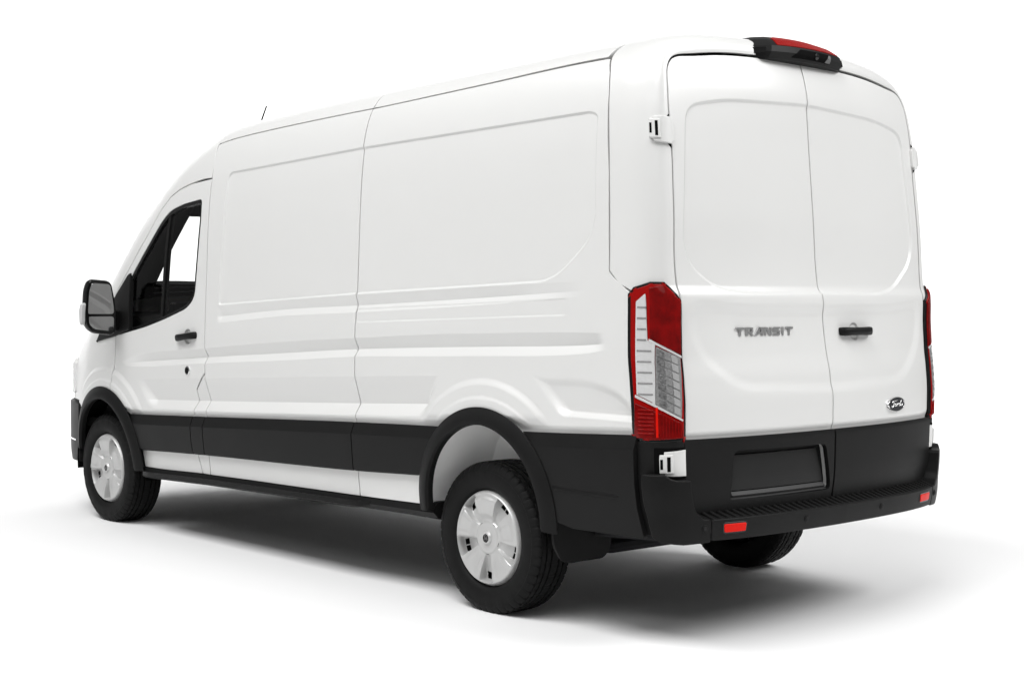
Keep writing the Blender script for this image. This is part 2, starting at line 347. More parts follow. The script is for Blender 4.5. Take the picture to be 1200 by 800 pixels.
def mk(name, patches, m, parent=None):
    if isinstance(patches, tuple): patches = [patches]
    V = []; F = []; N = []; b = 0
    for v, f, n in patches:
        V.append(v); N.append(n); F += [[i+b for i in q] for q in f]; b += len(v)
    V = np.concatenate(V); N = np.concatenate(N)
    me = bpy.data.meshes.new(name); me.from_pydata(V.tolist(), [], F)
    me.polygons.foreach_set('use_smooth', [True]*len(me.polygons))
    N = N/np.maximum(np.linalg.norm(N, axis=1, keepdims=True), 1e-9); me.normals_split_custom_set_from_vertices(N.tolist())
    return link(name, me, m, parent)
def from_bm(name, bm, m, parent=None, smooth_ang=35):
    me = bpy.data.meshes.new(name); bmesh.ops.recalc_face_normals(bm, faces=bm.faces[:]); bm.to_mesh(me); bm.free()
    me.polygons.foreach_set('use_smooth', [True]*len(me.polygons)); me.set_sharp_from_angle(angle=math.radians(smooth_ang))
    return link(name, me, m, parent)
def hexa(bm, P, bev=.0, seg=2):
    """closed solid from 8 corners: four of one face, then the four opposite ones"""
    vs = [bm.verts.new(p) for p in P]
    fs = [bm.faces.new([vs[i] for i in q]) for q in ((0,1,2,3),(7,6,5,4),(0,4,5,1),(1,5,6,2),(2,6,7,3),(3,7,4,0))]
    if bev:
        es = {e for f in fs for e in f.edges}; bmesh.ops.bevel(bm, geom=list(es), offset=bev, segments=seg, profile=.6, affect='EDGES')
def box(bm, lo, hi, bev=0., seg=2):
    (a,b,c),(d,e,f) = lo, hi; hexa(bm, [(a,b,c),(d,b,c),(d,e,c),(a,e,c),(a,b,f),(d,b,f),(d,e,f),(a,e,f)], bev, seg)
def tube(bm, pts, r, n=12, cap=True):
    pts = [Vector(p) for p in pts]; rs = r if hasattr(r, '__len__') else [r]*len(pts); rings = []; up = Vector((.13, .31, .94))
    for i, p in enumerate(pts):
        d = (pts[min(i+1, len(pts)-1)]-pts[max(i-1, 0)]).normalized(); a = d.cross(up)
        if a.length < .05: a = d.cross(Vector((1, 0, 0)))
        a.normalize(); b = d.cross(a)
        rings.append([bm.verts.new(p+(a*math.cos(t)+b*math.sin(t))*rs[i]) for t in [2*math.pi*k/n for k in range(n)]])
    for R0, R1 in zip(rings, rings[1:]):
        for k in range(n): bm.faces.new((R0[k], R0[(k+1) % n], R1[(k+1) % n], R1[k]))
    if cap: bm.faces.new(rings[0][::-1]); bm.faces.new(rings[-1])
def prism(bm, poly, fn0, fn1, bev=0., seg=2):
    a = [bm.verts.new(fn0(*p)) for p in poly]; b = [bm.verts.new(fn1(*p)) for p in poly]; n = len(poly)
    f0 = bm.faces.new(a[::-1]); f1 = bm.faces.new(b); side_f = [bm.faces.new((a[i], a[(i+1) % n], b[(i+1) % n], b[i])) for i in range(n)]
    if bev:
        es = {e for f in (f0, f1) for e in f.edges}; bmesh.ops.bevel(bm, geom=list(es), offset=bev, segments=seg, profile=.6, affect='EDGES')
def arc(cx, cz, r, a0, a1, n=40): return [(cx+r*math.cos(math.radians(a)), cz+r*math.sin(math.radians(a))) for a in np.linspace(a0, a1, n)]
# ================================================================ setting
bm = bmesh.new(); rows = []                                          # seamless floor sweeping up into the backdrop
prof = [(3.6, 0), (10, 0), (16, 0)]+[(16+3*math.sin(a), 3-3*math.cos(a)) for a in np.linspace(.1, math.pi/2, 16)]+[(19, 6), (19, 9.5)]
for l in (-12, -6, 0, 6, 12): rows.append([bm.verts.new(stage(d, l, z)) for d, z in prof])
for a, c_ in zip(rows, rows[1:]):
    for k in range(len(prof)-1): bm.faces.new((a[k], a[k+1], c_[k+1], c_[k]))
ground = from_bm('ground', bm, FLOOR); ground['kind'] = 'structure'; ground['label'] = 'seamless white studio floor sweeping up into the backdrop'
bm = bmesh.new(); bmesh.ops.create_grid(bm, x_segments=2, y_segments=2, size=45); sf = from_bm('studio_floor', bm, mat('grey_concrete_floor', (.16,.16,.16), .8, spec=.2, bump=(12, .2, .004), var=(3, .12))); sf.location = (0, 0, -.006); sf['kind'] = 'structure'; sf['label'] = 'grey studio floor around the white sweep'
# ================================================================ van
van = bpy.data.objects.new('delivery_van', None); col.objects.link(van); van.empty_display_size = .3
van['label'] = 'white panel van with black lower cladding and silver wheel covers, seen from behind'; van['category'] = 'van'
sg_ = pchip([-.72,.4,1.0,2.5], [.140,.163,.172,.172])
def zg(x): return ztop(np.asarray(x, float))-sg_(x)
def gut(x0, x1, n=30): return [(x, float(zg(x))) for x in np.linspace(x0, x1, n)]
cbot = pchip([.43,.99,2.47,3.23], [.601,.576,.535,.505]); sbot = pchip([.4,.92,2.4,3.2], [.456,.446,.42,.394])
SB, SS = 2.425, .958                                  # seams on the flank: behind the front door, and between the cargo panels
TAIL = [(-.70,2.489),(-.736,2.42),(-.76,2.324),(-.80,1.995),(-.821,1.573),(-.838,1.556),(-.955,1.478),(-.968,1.46),(-.968,.58)]
rx, rz, rr = ARC_R; fx, fz, fr = ARC_F
REARP = gut(SS, -.68)+TAIL+arc(rx, rz, rr-.035, 168, 0, 50)+[(.43,.458),(SS,float(sbot(SS)))]
FRONTP = gut(SB+.025, SS)+[(SS,float(sbot(SS)))]+[(x,float(sbot(x))) for x in (1.5,2.0)]+[(SB,float(sbot(SB)))]+[(SB,2.15)]
PILL = [(SB,1.012),(2.552,.915),(2.566,.745),(2.566,.593),(2.55,.528),(2.513,.419),(SB,float(sbot(SB)))]
DOORTOP = [(SB,2.149),(2.664,2.133),(2.825,2.103),(2.94,2.062),(3.05,1.985),(3.186,1.846),(3.366,1.677),(3.596,1.47),(3.66,1.385)]
DOOR = DOORTOP+[(3.545,1.205),(3.568,1.01),(3.587,.872)]+arc(fx, fz, fr-.035, 103, 177, 24)+[(3.19,.394),(2.9,float(sbot(2.9))),(2.513,.419),(2.55,.528),(2.566,.593),(2.566,.745),(2.552,.915),(SB,1.018)]
WIN = roundpoly([(2.515,2.035),(2.51,1.90),(2.537,1.62),(2.552,1.455),(2.64,1.392),(2.90,1.325),(3.15,1.272),(3.52,1.215),(3.575,1.36),(3.376,1.578),(3.225,1.72),(3.0,1.925),(2.90,1.982),(2.74,2.015)], [.03,.03,.03,.06,.06,.06,.06,.03,.03,.02,.02,.06,.05,.05])
FENDER = [(3.545,1.205),(3.66,1.385),(3.70,1.43),(3.83,1.42),(3.95,1.40)]+[(x, float(ztop(x)-.125)) for x in (4.05,4.18,4.30,4.42,4.50)]+[(4.50,1.02),(4.46,.86),(4.40,.762),(4.20,.757)]+arc(fx, fz, fr-.035, 42, 103, 24)+[(3.587,.872),(3.568,1.01)]
def sides(name, outline, **k):
    sf = k.pop('surf', side); m = k.pop('m', PAINT); p = k.pop('parent', (van, van)); return [mk(name, patch(outline, sf, mirror=b, **k), m, p[b]) for b in (False, True)]
FL = flank_lines(); RL = rear_lines()
sides('side_panel', REARP, h=.015, lines=FL); sides('side_panel', FRONTP, h=.015, lines=FL); sides('pillar_panel', PILL, h=.015, lines=FL)
doors = sides('front_door', DOOR, h=.015, holes=[WIN], flange=.03, lines=FL); sides('fender', FENDER, h=.015, lines=FL)
def strip(P, w=.016):
    P = np.asarray(P, float); t = np.gradient(P, axis=0); t /= np.maximum(np.hypot(t[:,0], t[:,1])[:,None], 1e-9); n = np.stack([-t[:,1], t[:,0]], 1); return np.concatenate([P+n*w, (P-n*w)[::-1]])
def vline(x, z0, z1): return [(x, z) for z in np.linspace(z0, z1, 30)]
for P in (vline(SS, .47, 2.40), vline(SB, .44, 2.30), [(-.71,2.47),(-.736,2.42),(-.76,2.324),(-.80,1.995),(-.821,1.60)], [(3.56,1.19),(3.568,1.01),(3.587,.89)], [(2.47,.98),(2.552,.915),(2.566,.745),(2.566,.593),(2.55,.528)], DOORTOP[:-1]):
    sides('seam_shade', strip(P), h=.012, off=-.012, flange=.004, gap=0, m=DARK)  # matt black strips under the panel gaps: the gaps' shade put into colour
# roof, roof cap with windscreen opening, hood
def qg(x): return float(q_of_s(sg_(x)))
def roof_out(x0, x1): xs = np.linspace(x0, x1, 24); return [(x, qg(x)) for x in xs]+[(x, -qg(x)) for x in xs[::-1]]
def roofz(x, q):
    P = shell(x, q); return P+np.stack([0*P[...,0], 0*P[...,0], .006*smooth(np.abs(q), .80, .86)*smooth(-np.abs(q), -.96, -.90)], -1)
for x0, x1 in ((-.685, SS), (SS, SB+.03)): mk('roof_panel', patch(roof_out(x0, x1), roofz, h=.03), PAINT, van)
xs_ = np.linspace(-.66, 2.45, 60)
for b_ in (False, True): mk('seam_shade', patch(strip([(x, qg(x)) for x in xs_]), shell, h=.02, off=-.014, flange=.004, gap=0, mirror=b_), DARK, van)  # black strips again, painting the shade inside the roof gaps
for x_ in (SS, SB+.03): mk('seam_shade', patch(strip([(x_, q) for q in np.linspace(-.95, .95, 60)]), shell, h=.02, off=-.014, flange=.004, gap=0), DARK, van)
def sq(x, z): return (x, float(q_of_s(ztop(x)-z)))
capL = [sq(SB+.03, float(zg(SB+.03))), sq(SB+.004, 2.25)]+[sq(x, z+.0) for x, z in DOORTOP]+[sq(3.70,1.43), sq(3.83,1.42), sq(3.95,1.40), sq(4.0,1.41)]
CAP = capL+[(x, -q) for x, q in capL[::-1]]
WS = roundpoly([(3.02,.70),(3.90,.78),(3.965,.60),(3.98,0),(3.965,-.60),(3.90,-.78),(3.02,-.70),(2.94,-.45),(2.92,0),(2.94,.45)], .06)
cap = mk('roof_cap', patch(CAP, shell, h=.025, holes=[WS]), PAINT, van)
mk('windscreen', patch(WS, shell, h=.04, off=-.012, flange=.004, gap=-.01), GLASS, van)
HOODX = [4.03,4.1,4.2,4.3,4.42,4.52,4.62,4.68]
def qh(x): return float(q_of_s(.125))
HOOD = [(x, qh(x)-.02*max(0, x-4.5)) for x in HOODX]+[(x, -(qh(x)-.02*max(0, x-4.5))) for x in HOODX[::-1]]
mk('hood', patch(HOOD, shell, h=.04), PAINT, van)
# rear frame ring round the doors
qq = np.linspace(0, 1, 60)
FR = [(q, 0) for q in np.linspace(-1.858, 1.858, 90)]+[(1.875,.07),(1.952,.393),(2.57,.393)]+[(q, 1.0) for q in np.linspace(2.57, -2.57, 120)]+[(-2.57,.393),(-1.952,.393),(-1.875,.07)]
mk('rear_frame', patch(FR, frame, h=.016, metric=(1,.33)), PAINT, van)
def jamb(q): A, By, Bz = frame_end(np.array([q])); return float(By[0]), float(Bz[0])
EDGE = [jamb(q) for q in np.linspace(0.002, 2.60, 90)]
DB = .572
LD = [(0, DB), (0, EDGE[0][1])]+EDGE+[(EDGE[-1][0], DB)]
RD = [(-y, z) for y, z in LD]
PL = roundpoly([(.652,.826),(.069,.820),(.022,.614),(.663,.618)], [.03,.03,.03,.02])
dl = mk('rear_door', patch(LD, rear, h=.0146, r=.004, gap=.003, lines=RL, holes=[inset(PL, -.012)], flange=.03), PAINT, van); dr = mk('rear_door', patch(RD, rear, h=.015, r=.004, gap=.003, lines=RL), PAINT, van)
def rear_plain(y, z): y = np.asarray(y, float); z = np.asarray(z, float); return np.stack([rear_c(z)+rear_k(z)*np.abs(y/.9)**2.4, y, z], -1)
TOPLITP = mat('top_lit_black_plastic', (.045,.045,.045), .5, spec=.2, bump=(900, .25, .0004), var=(6, .12))  # paler copy of the black plastic: light on up-facing ledges put into colour
# black lower cladding of the doors, with the plate recess in the left one
def coff(y, z): return .014-.05*np.clip(.66-z, 0, 1)-.006*smooth(z, .86, .90)
PL = roundpoly([(.652,.826),(.069,.820),(.022,.614),(.663,.618)], [.03,.03,.03,.02])
mk('lower_cladding', patch([(.001,.888),(.001,DB-.005),(.900,DB-.005),(.915,.888)], rear_plain, h=.014, off=coff, holes=[PL], flange=.02, gap=.004), BLACKP, dl)
mk('lower_cladding', patch([(-.001,.888),(-.001,DB-.005),(-.900,DB-.005),(-.915,.888)], rear_plain, h=.014, off=coff, flange=.02, gap=.004), BLACKP, dr)
mk('plate_recess', patch([(.68,.845),(.03,.845),(.0,.60),(.68,.60)], rear, h=.03, off=lambda y, z: -.022+0*y, flange=0), BLACKP, dl)
def po(y, z): return -.010+.010*(.805-z)/.17
mk('plate_holder', patch([(.634,.803),(.10,.803),(.050,.652),(.640,.652)], rear, h=.03, off=po, flange=.015, gap=0), mat('smooth_black_plate', (.012,.012,.012), .4, spec=.2, var=(5, .1)), dl)
mk('plate_ledge', patch([(.640,.650),(.050,.650),(.043,.634),(.643,.634)], rear, h=.012, off=lambda y, z: -.004+.9*(.65-z), flange=.02, gap=0), TOPLITP, dl)
mk('recess_lip', patch([(.655,.632),(.030,.632),(.026,.617),(.660,.617)], rear, h=.01, off=lambda y, z: -.012+1.7*(.632-z), flange=0, gap=0), TOPLITP, dl)
# ---------------------------------------------------------------- flank cladding and arch trims
def clad_off(x, z): d = ctop(x)-z; return .004+.026*np.clip(d/.062, 0, 1)-.010*smooth(-(z-cbot(x)), -.02, 0.)*(x > .4)
def clad(x0, x1, n=12): xs = np.linspace(x0, x1, n); return [(x, float(ctop(x))) for x in xs]+[(x, float(cbot(x))) for x in xs[::-1]]
def arcx(cx, cz, r, z0, sgn): return cx+sgn*math.sqrt(max(0, r*r-(z0-cz)**2))
CL = [np.array([(x, float(ctop(x))-d) for x in np.arange(-1.0, 3.35, .012)]) for d in (.02, .04, .060, .064)]+[np.array([(x, float(cbot(x))+d) for x in np.arange(.4, 3.3, .012)]) for d in (.008, .02)]
GL = [np.array([(x, z) for x in np.arange(-.93, -.48, .01)]) for z in (.628, .631, .634, .642, .646, .650)]
fr2 = fr-.02; rr2 = rr-.02
doorclad = [(x, float(ctop(x))) for x in np.linspace(2.555, arcx(fx, fz, fr2, .735, -1), 10)]+[(arcx(fx, fz, fr2, z, -1), z) for z in np.linspace(.72, .51, 8)]+[(x, float(cbot(x))) for x in np.linspace(3.2, 2.552, 8)]+[(2.566,.6),(2.566,.74)]
sides('door_cladding', doorclad, h=.014, off=clad_off, surf=side0, lines=CL, m=BLACKP, parent=doors)
sides('side_cladding', [(SB,float(ctop(SB))),(2.555,float(ctop(2.555))),(2.566,.74),(2.566,.6),(2.552,float(cbot(2.552))),(SB,float(cbot(SB)))], h=.014, off=clad_off, surf=side0, lines=CL, m=BLACKP)
sides('side_cladding', clad(SS, SB), h=.014, off=clad_off, surf=side0, lines=CL, m=BLACKP)
sides('side_cladding', [(x, float(ctop(x))) for x in np.linspace(SS, arcx(rx, rz, rr2, .86, 1), 8)]+[(arcx(rx, rz, rr2, z, 1), z) for z in np.linspace(.85, .61, 10)]+[(x, float(cbot(x))) for x in np.linspace(.44, SS, 6)], h=.014, off=clad_off, surf=side0, lines=CL, m=BLACKP)
def qoff(x, z): return .004+.026*np.clip((ctop(x)-z)/.062, 0, 1)-.006*smooth(z, .628, .634)*smooth(-z, -.650, -.642)*smooth(x, -.905, -.90)*smooth(-x, .50, .52)
RQ = [(x, float(ctop(x))) for x in np.linspace(arcx(rx, rz, rr2, .87, -1), -1.002, 10)]+[(-1.002,.70),(-1.010,.60),(-1.040,.476),(-.62,.468)]+[(arcx(rx, rz, rr2, z, -1), z) for z in np.linspace(.49, .86, 12)]
sides('quarter_cladding', RQ, h=.010, off=qoff, surf=side0, lines=CL[:4]+GL, m=BLACKP)
def arch(name, c, a0, a1, ext0, ext1, wid=.083, parent=(van, van)):
    cx, cz, r = c
    def S(a, t):                                                   # a: metres along the arch, t: 0 outside .. 1 inner lip
        th = np.radians(a0)+a/r; R = r-wid*np.clip(t, 0, .8)/.8
        x = cx+R*np.cos(th); z = cz+R*np.sin(th); P = side0(x, z)
        P[...,1] += .034+.026*np.sin(np.clip(t/.8, 0, 1)*np.pi*.55)-.25*np.clip(t-.8, 0, 1)
        return P
    L = math.radians(a1-a0)*r
    o = [(v, 0) for v in np.linspace(0, L, 40)]+[(v, 1.0) for v in np.linspace(L, 0, 40)]
    out = []
    for b in (False, True):
        V, F, N = patch(o, S, h=.016, metric=(1,.12), r=.003, gap=0, flange=.012, mirror=b)
        out.append(mk(name, (V, F, N), BLACKP, parent[b]))
    return out
arch('rear_arch_trim', ARC_R, -6, 187, 0, 0); arch('front_arch_trim', ARC_F, 9, 180, 0, 0)
# ---------------------------------------------------------------- sill and side step
for s in (1, -1):
    bm = bmesh.new(); prof = [(.99,.0),(1.0,-.03),(.97,-.06),(.88,-.065),(.80,-.05),(.80,.02),(.97,.02)]
    secs = []
    for x in (.36, .9, 1.6, 2.4, 3.22): secs.append([bm.verts.new((x, s*y, float(sbot(x))+dz)) for y, dz in prof])
    for a, b in zip(secs, secs[1:]):
        for k in range(7): bm.faces.new((a[k], a[(k+1) % 7], b[(k+1) % 7], b[k]))
    bm.faces.new(secs[0]); bm.faces.new(secs[-1][::-1]); o = from_bm('sill', bm, BLACKP, van)
    bm = bmesh.new(); prof = [(1.012,-.012),(1.034,-.008),(1.034,-.036),(1.015,-.048),(.90,-.055),(.90,-.015)]
    secs = []
    for x, k in ((.86,.1),(.92,.8),(1.0,1),(1.6,1),(2.4,1),(3.08,1),(3.17,.9),(3.2,.35)): secs.append([bm.verts.new((x, s*(.96+(y-.96)*(.4+.6*k)), float(sbot(x))+dz*(.5+.5*k)-.008)) for y, dz in prof])
    for a, b in zip(secs, secs[1:]):
        for k in range(6): bm.faces.new((a[k], a[(k+1) % 6], b[(k+1) % 6], b[k]))
    bm.faces.new(secs[0]); bm.faces.new(secs[-1][::-1]); from_bm('side_step', bm, BLACKP, van, 50)
# ---------------------------------------------------------------- rear bumper
WCUT = .832
wingc = [(WCUT,.557),(.868,.561),(.895,.582),(.908,.61),(.913,.66),(.916,.722),(.978,.722),(1.0,.728),(1.03,.745),(1.134,.745),(1.127,.62),(1.110,.545),(1.094,.485),(1.06,.462),(.96,.452),(WCUT,.458)]
for b in (False, True):
    bc = mk('bumper_corner', patch(wingc, bumper, h=.012, flange=.07, r=.006, gap=.001, mirror=b), BLACKP, van)
    # black quarter above it, round the lower hinge
    mk('corner_cladding', patch([(2.555,.36),(2.95,.36),(2.95,1.0),(2.555,1.0)], frame, h=.016, metric=(1,.33), off=.010, mirror=b, gap=.003), BLACKP, van)
ws = np.linspace(-WCUT, WCUT, 40)
beam = mk('rear_bumper', patch([(w, .557) for w in ws]+[(w, .464) for w in ws[::-1]], bumper, h=.014, flange=.05, r=.006, gap=.001), BLACKP, van)
bm = bmesh.new(); n = 60; rows = []
for w in np.linspace(-.90, .90, n):
    p = bumper(w, .55); i = rear_plain(min(.9, max(-.9, float(p[1]))), .575); rows.append((bm.verts.new((p[0]+.006, p[1], .551)), bm.verts.new((i[0]+.03, p[1], .577)), bm.verts.new((i[0]+.03, p[1], .50)), bm.verts.new((p[0]+.006, p[1], .50))))
for a, b in zip(rows, rows[1:]):
    for k in range(4): bm.faces.new((a[k], a[(k+1) % 4], b[(k+1) % 4], b[k]))
from_bm('step_tread', bm, BLACKP, beam, 30)
for y in np.linspace(-.84, .84, 43):                                 # raised bars of the tread
    bm = bmesh.new(); w = float(np.interp(abs(y), _by(np.linspace(0, 1.2, 200)), np.linspace(0, 1.2, 200))); p = bumper(w, .55); i = rear_plain(y, .575); x0, x1 = float(p[0])+.010, float(i[0])+.005
    hexa(bm, [(x0,y-.011,.548),(x0,y+.011,.548),(x1,y+.011,.572),(x1,y-.011,.572),(x0,y-.008,.5575),(x0,y+.008,.5575),(x1,y+.008,.5835),(x1,y-.008,.5835)], .002, 1); from_bm('tread_bar', bm, BLACKP, beam)
for sgn in (1, -1):
    def sg2(w): return sgn*w
    RO = roundpoly([(sgn*.655,.534),(sgn*.772,.534),(sgn*.769,.499),(sgn*.658,.499)], .007)
    f = mk('reflector_frame', patch(inset(RO, -.007), bumper, h=.012, off=.002, flange=.01, gap=0), GLOSSB, beam)
    mk('reflector', patch(RO, bumper, h=.012, off=.005, flange=.01, gap=0, r=.003), REFL, beam)
    for w, z in ((.283,.517), (.864,.521)):
        m = mk('parking_sensor', patch([(sgn*w+.0155*math.cos(a), z+.0155*math.sin(a)) for a in np.linspace(0, 2*math.pi, 24, endpoint=False)], bumper, h=.008, off=.003, flange=.008, gap=0), BLACKP, beam)
        mk('sensor_face', patch([(sgn*w+.009*math.cos(a), z+.009*math.sin(a)) for a in np.linspace(0, 2*math.pi, 20, endpoint=False)], bumper, h=.006, off=.006, flange=.004, gap=0, r=.001), TRIM, m)
# ---------------------------------------------------------------- tail lamps
def fpatch(o, off, h=.010, **k): return patch(o, frame, h=h, metric=(1,.33), off=off, **k)
LO = roundpoly([(1.955,.33),(1.926,.395),(1.903,.60),(1.903,.79),(1.974,.995),(2.216,.998),(2.555,.998),(2.562,.51),(2.545,.375),(2.216,.338)], 0.004)
LR = inset(np.array(LO)*[1,.33], .013)/[1,.33]
WHT = [(1.985,.425),(1.948,.535),(2.142,.560),(2.160,.625),(2.400,.60),(2.366,.425)]
CLR = [(2.166,.640),(2.214,.950),(2.464,.925),(2.404,.61)]
UPR = [(1.930,.57),(1.922,.765),(1.982,.955),(2.202,.955),(2.150,.63),(2.136,.575)]
LOWR = [(2.400,.405),(2.480,.925),(2.545,.955),(2.545,.43),(2.532,.40)]
for b in (False, True):
    lamp = mk('tail_lamp', fpatch(LO, .010, mirror=b, gap=0, flange=.03, r=.004), GLOSSB, van)
    mk('red_lens', fpatch(LR, .0135, mirror=b, gap=0, flange=.01), RED, lamp)
    mk('upper_red_lens', fpatch(UPR, lambda q, t: .017+.004*smooth(t, .55, .75), mirror=b, gap=.001, flange=.008), REDD, lamp)
    mk('lower_red_lens', fpatch(LOWR, .0165, mirror=b, gap=.001, flange=.008), REDD, lamp)
    w = mk('clear_lens', fpatch(WHT, .017, mirror=b, gap=.001, flange=.008), CLEAR, lamp)
    for q0 in np.linspace(2.005, 2.36, 9):
        t0, t1 = .445, (.545 if q0 < 2.14 else .60)
        mk('lens_rib', fpatch([(q0,t0),(q0,t1),(q0+.007,t1),(q0+.007,t0)], .0195, mirror=b, gap=0, flange=.004, r=.0012, h=.02), CLEARG, w)
    g = mk('reversing_lens', fpatch(CLR, .0168, mirror=b, gap=.001, flange=.008), CLEARG, lamp)
    rnd = random.Random(5)
    for c0, c1 in ((.655,.735),(.742,.815),(.822,.90)):                # faceted reflector behind the clear lens
        for k in range(7):
            f0, f1 = k/7+.012, (k+1)/7-.012
            def qq_(t, f): return (2.172+(t-.64)*.155)*(1-f)+(2.398+(t-.61)*.19)*f
            g0, g1, g2 = rnd.uniform(-.010, .010), rnd.uniform(-.05, .05), rnd.uniform(.0, .0015)
            tm, qm = (c0+c1)/2, qq_((c0+c1)/2, (f0+f1)/2)
            mk('reflector_facet', fpatch([(qq_(c0,f0),c0),(qq_(c1,f0),c1),(qq_(c1,f1),c1),(qq_(c0,f1),c0)], lambda q, t: .0195+g2+g0*(t-tm)*.5+g1*(q-qm), mirror=b, gap=0, flange=.005, r=.0008, h=.012), MOTTLE if c0 < .7 else CLEARG if c0 < .8 else FACET, g)
    for O in ([(2.136,.568),(2.148,.568),(2.216,.960),(2.206,.962)], [(2.366,.415),(2.378,.415),(2.474,.935),(2.466,.940)], [(2.15,.60),(2.15,.64),(2.415,.615),(2.400,.585)]):
        mk('lens_divider', fpatch(O, .0185, mirror=b, gap=0, flange=.006, r=.0012), CLEAR, lamp)
    for k in range(7):
        q0 = 2.425+k*.016; mk('lens_rib', fpatch([(q0,.44),(q0,.60),(q0+.005,.60),(q0+.005,.44)], .019, mirror=b, gap=0, flange=.004, r=.001, h=.02), RED, lamp)
    mk('lens_rib', fpatch([(2.415,.62),(2.415,.645),(2.54,.65),(2.54,.625)], .020, mirror=b, gap=0, flange=.005, r=.001, h=.02), REFL, lamp)
    for k in range(8):
        t0 = .66+k*.035; q0 = 2.432+.15*(t0-.62); mk('lens_rib', fpatch([(q0+.005,t0),(q0+.005,t0+.006),(2.538,t0+.008),(2.538,t0+.002)], .0185, mirror=b, gap=0, flange=.004, r=.0008, h=.02), RED, lamp)
# ---------------------------------------------------------------- door hinges
for b in (False, True):
    for (q0, q1, t0, slotm, top) in ((1.222,1.325,.63,DARK,True), (2.598,2.700,.65,DARK,False)):
        o1 = .014 if top else .013
        hg = mk('door_hinge', fpatch(roundpoly([(q0,t0+.05),(q0-.006,.985),(q1+.006,.985),(q1,t0+.05)], .006), o1, mirror=b, gap=0, flange=.03, r=.003), PAINT, van)
        mk('hinge_knuckle', fpatch(roundpoly([(q0+.012,t0),(q0+.012,t0+.16),(q1-.012,t0+.16),(q1-.012,t0)], .005), o1+.008, mirror=b, gap=0, flange=.03, r=.004), PAINT, hg)
        mk('hinge_slot', fpatch([(q0+.020,t0+.085),(q0+.020,t0+.125),(q1-.020,t0+.125),(q1-.020,t0+.085)], o1+.0088, mirror=b, gap=0, flange=.004, r=.0005, h=.02), slotm, hg)
        mk('hinge_slot', fpatch([(q0+.030,t0+.012),(q0+.030,t0+.042),(q1-.030,t0+.042),(q1-.030,t0+.012)], o1+.0088, mirror=b, gap=0, flange=.004, r=.0005, h=.02), slotm, hg)
        d = dr if b else dl; zc = 2.152 if top else .782; s = -1 if b else 1
        mk('hinge_leaf', patch([(s*.878,zc-.045),(s*.878,zc+.045),(s*.905,zc+.05),(s*.905,zc-.05)] if top else [(s*.872,zc-.045),(s*.872,zc+.045),(s*.905,zc+.05),(s*.905,zc-.05)], rear, h=.012, off=.012 if top else .017, flange=.02, r=.003, gap=0), PAINT, d)
        if not top: mk('hinge_recess', fpatch([(q0-.016,t0-.06),(q0-.016,1.0),(q1+.016,1.0),(q1+.016,t0-.06)], .0115, mirror=b, gap=0, flange=.004), DARK, hg)
        else:
            for qa, qb in ((q0-.022,q0-.006),(q1+.006,q1+.022)): mk('hinge_gap', fpatch([(qa,.995),(qb,.93),(qb,.995)] if qa < q0 else [(qa,.93),(qb,.995),(qa,.995)], .0025, mirror=b, gap=0, flange=.002, r=.0005), DARK, hg)
# ---------------------------------------------------------------- high brake lamp with camera
def top(y, x, lift=0.): q = math.copysign(float(np.interp(abs(y), _fy(_qd[:1500]), _qd[:1500])), y); p = roofz(np.array(x), np.array(q)); return float(p[2])+lift
bl = bpy.data.objects.new('brake_light', None); col.objects.link(bl); bl.parent = van
PODL = [(2.522,-1.072,.262,-1.0,.332),(2.552,-1.090,.262,-1.0,.348),(2.580,-1.083,.252,-1.0,.335),(2.612,-1.040,.225,-.975,.285),(2.634,-.985,.185,-.93,.225),(2.640,-.90,.15,-.86,.18)]
def podx(i, y):
    z, xr, yr, xw, yw = PODL[i]; return xr+.018*(abs(y)/yr)**2
bm = bmesh.new(); secs = []
for i, (z, xr, yr, xw, yw) in enumerate(PODL):
    half = [(podx(i, y), y) for y in np.linspace(0, yr, 8)]+[(xr+.018+(xw-xr-.018)*t, yr+(yw-yr)*t) for t in (.15,.4,.7,1)]+[(xw+.06, yw+.006), (-.74, yw)]
    loop = [(x, y) for x, y in half[::-1]]+[(x, -y) for x, y in half[1:]]
    secs.append([bm.verts.new((x, y, z-.012*(abs(y)/.34)**2)) for x, y in loop])
n = len(secs[0])
for a, b_ in zip(secs, secs[1:]):
    for k in range(n): bm.faces.new((a[k], a[(k+1) % n], b_[(k+1) % n], b_[k]))
bm.faces.new(secs[0][::-1]); bm.faces.new(secs[-1]); from_bm('lamp_pod', bm, BLACKP, bl, 22)
def podS(y, t):
    y = np.asarray(y, float); t = np.asarray(t, float); L = np.array([(p[0], p[1], p[2]) for p in PODL]); i = np.clip(np.floor(t).astype(int), 0, 4); f = t-i
    def at(j): return L[j,1]+.018*(np.abs(y)/L[j,2])**2, L[j,0]-.012*(np.abs(y)/.34)**2
    (x0, z0_), (x1, z1) = at(i), at(i+1); return np.stack([x0+(x1-x0)*f, y, z0_+(z1-z0_)*f], -1)
mk('brake_lens', patch(roundpoly([(.215,2.02),(-.235,2.02),(-.225,2.7),(-.19,3.3),(-.15,3.8),(.15,3.8),(.19,3.3)], .004), podS, h=.012, metric=(1,.045), off=.004, flange=.01, gap=0), mat('brake_lens_red', (.24,.003,.002), .42, spec=.08, bump=(190, 1.0, .004), var=(170, .35)), bl)
mk('camera_bezel', patch([(.13,.35),(.07,1.75),(-.16,1.75),(-.16,.35)], podS, h=.012, metric=(1,.03), off=.0015, flange=.006, gap=0), DARK, bl)
mk('camera_glint', patch([(-.115,.45),(-.145,1.65),(-.158,1.65),(-.158,.45)], podS, h=.012, metric=(1,.03), off=.004, flange=.006, gap=0), TRIML, bl)
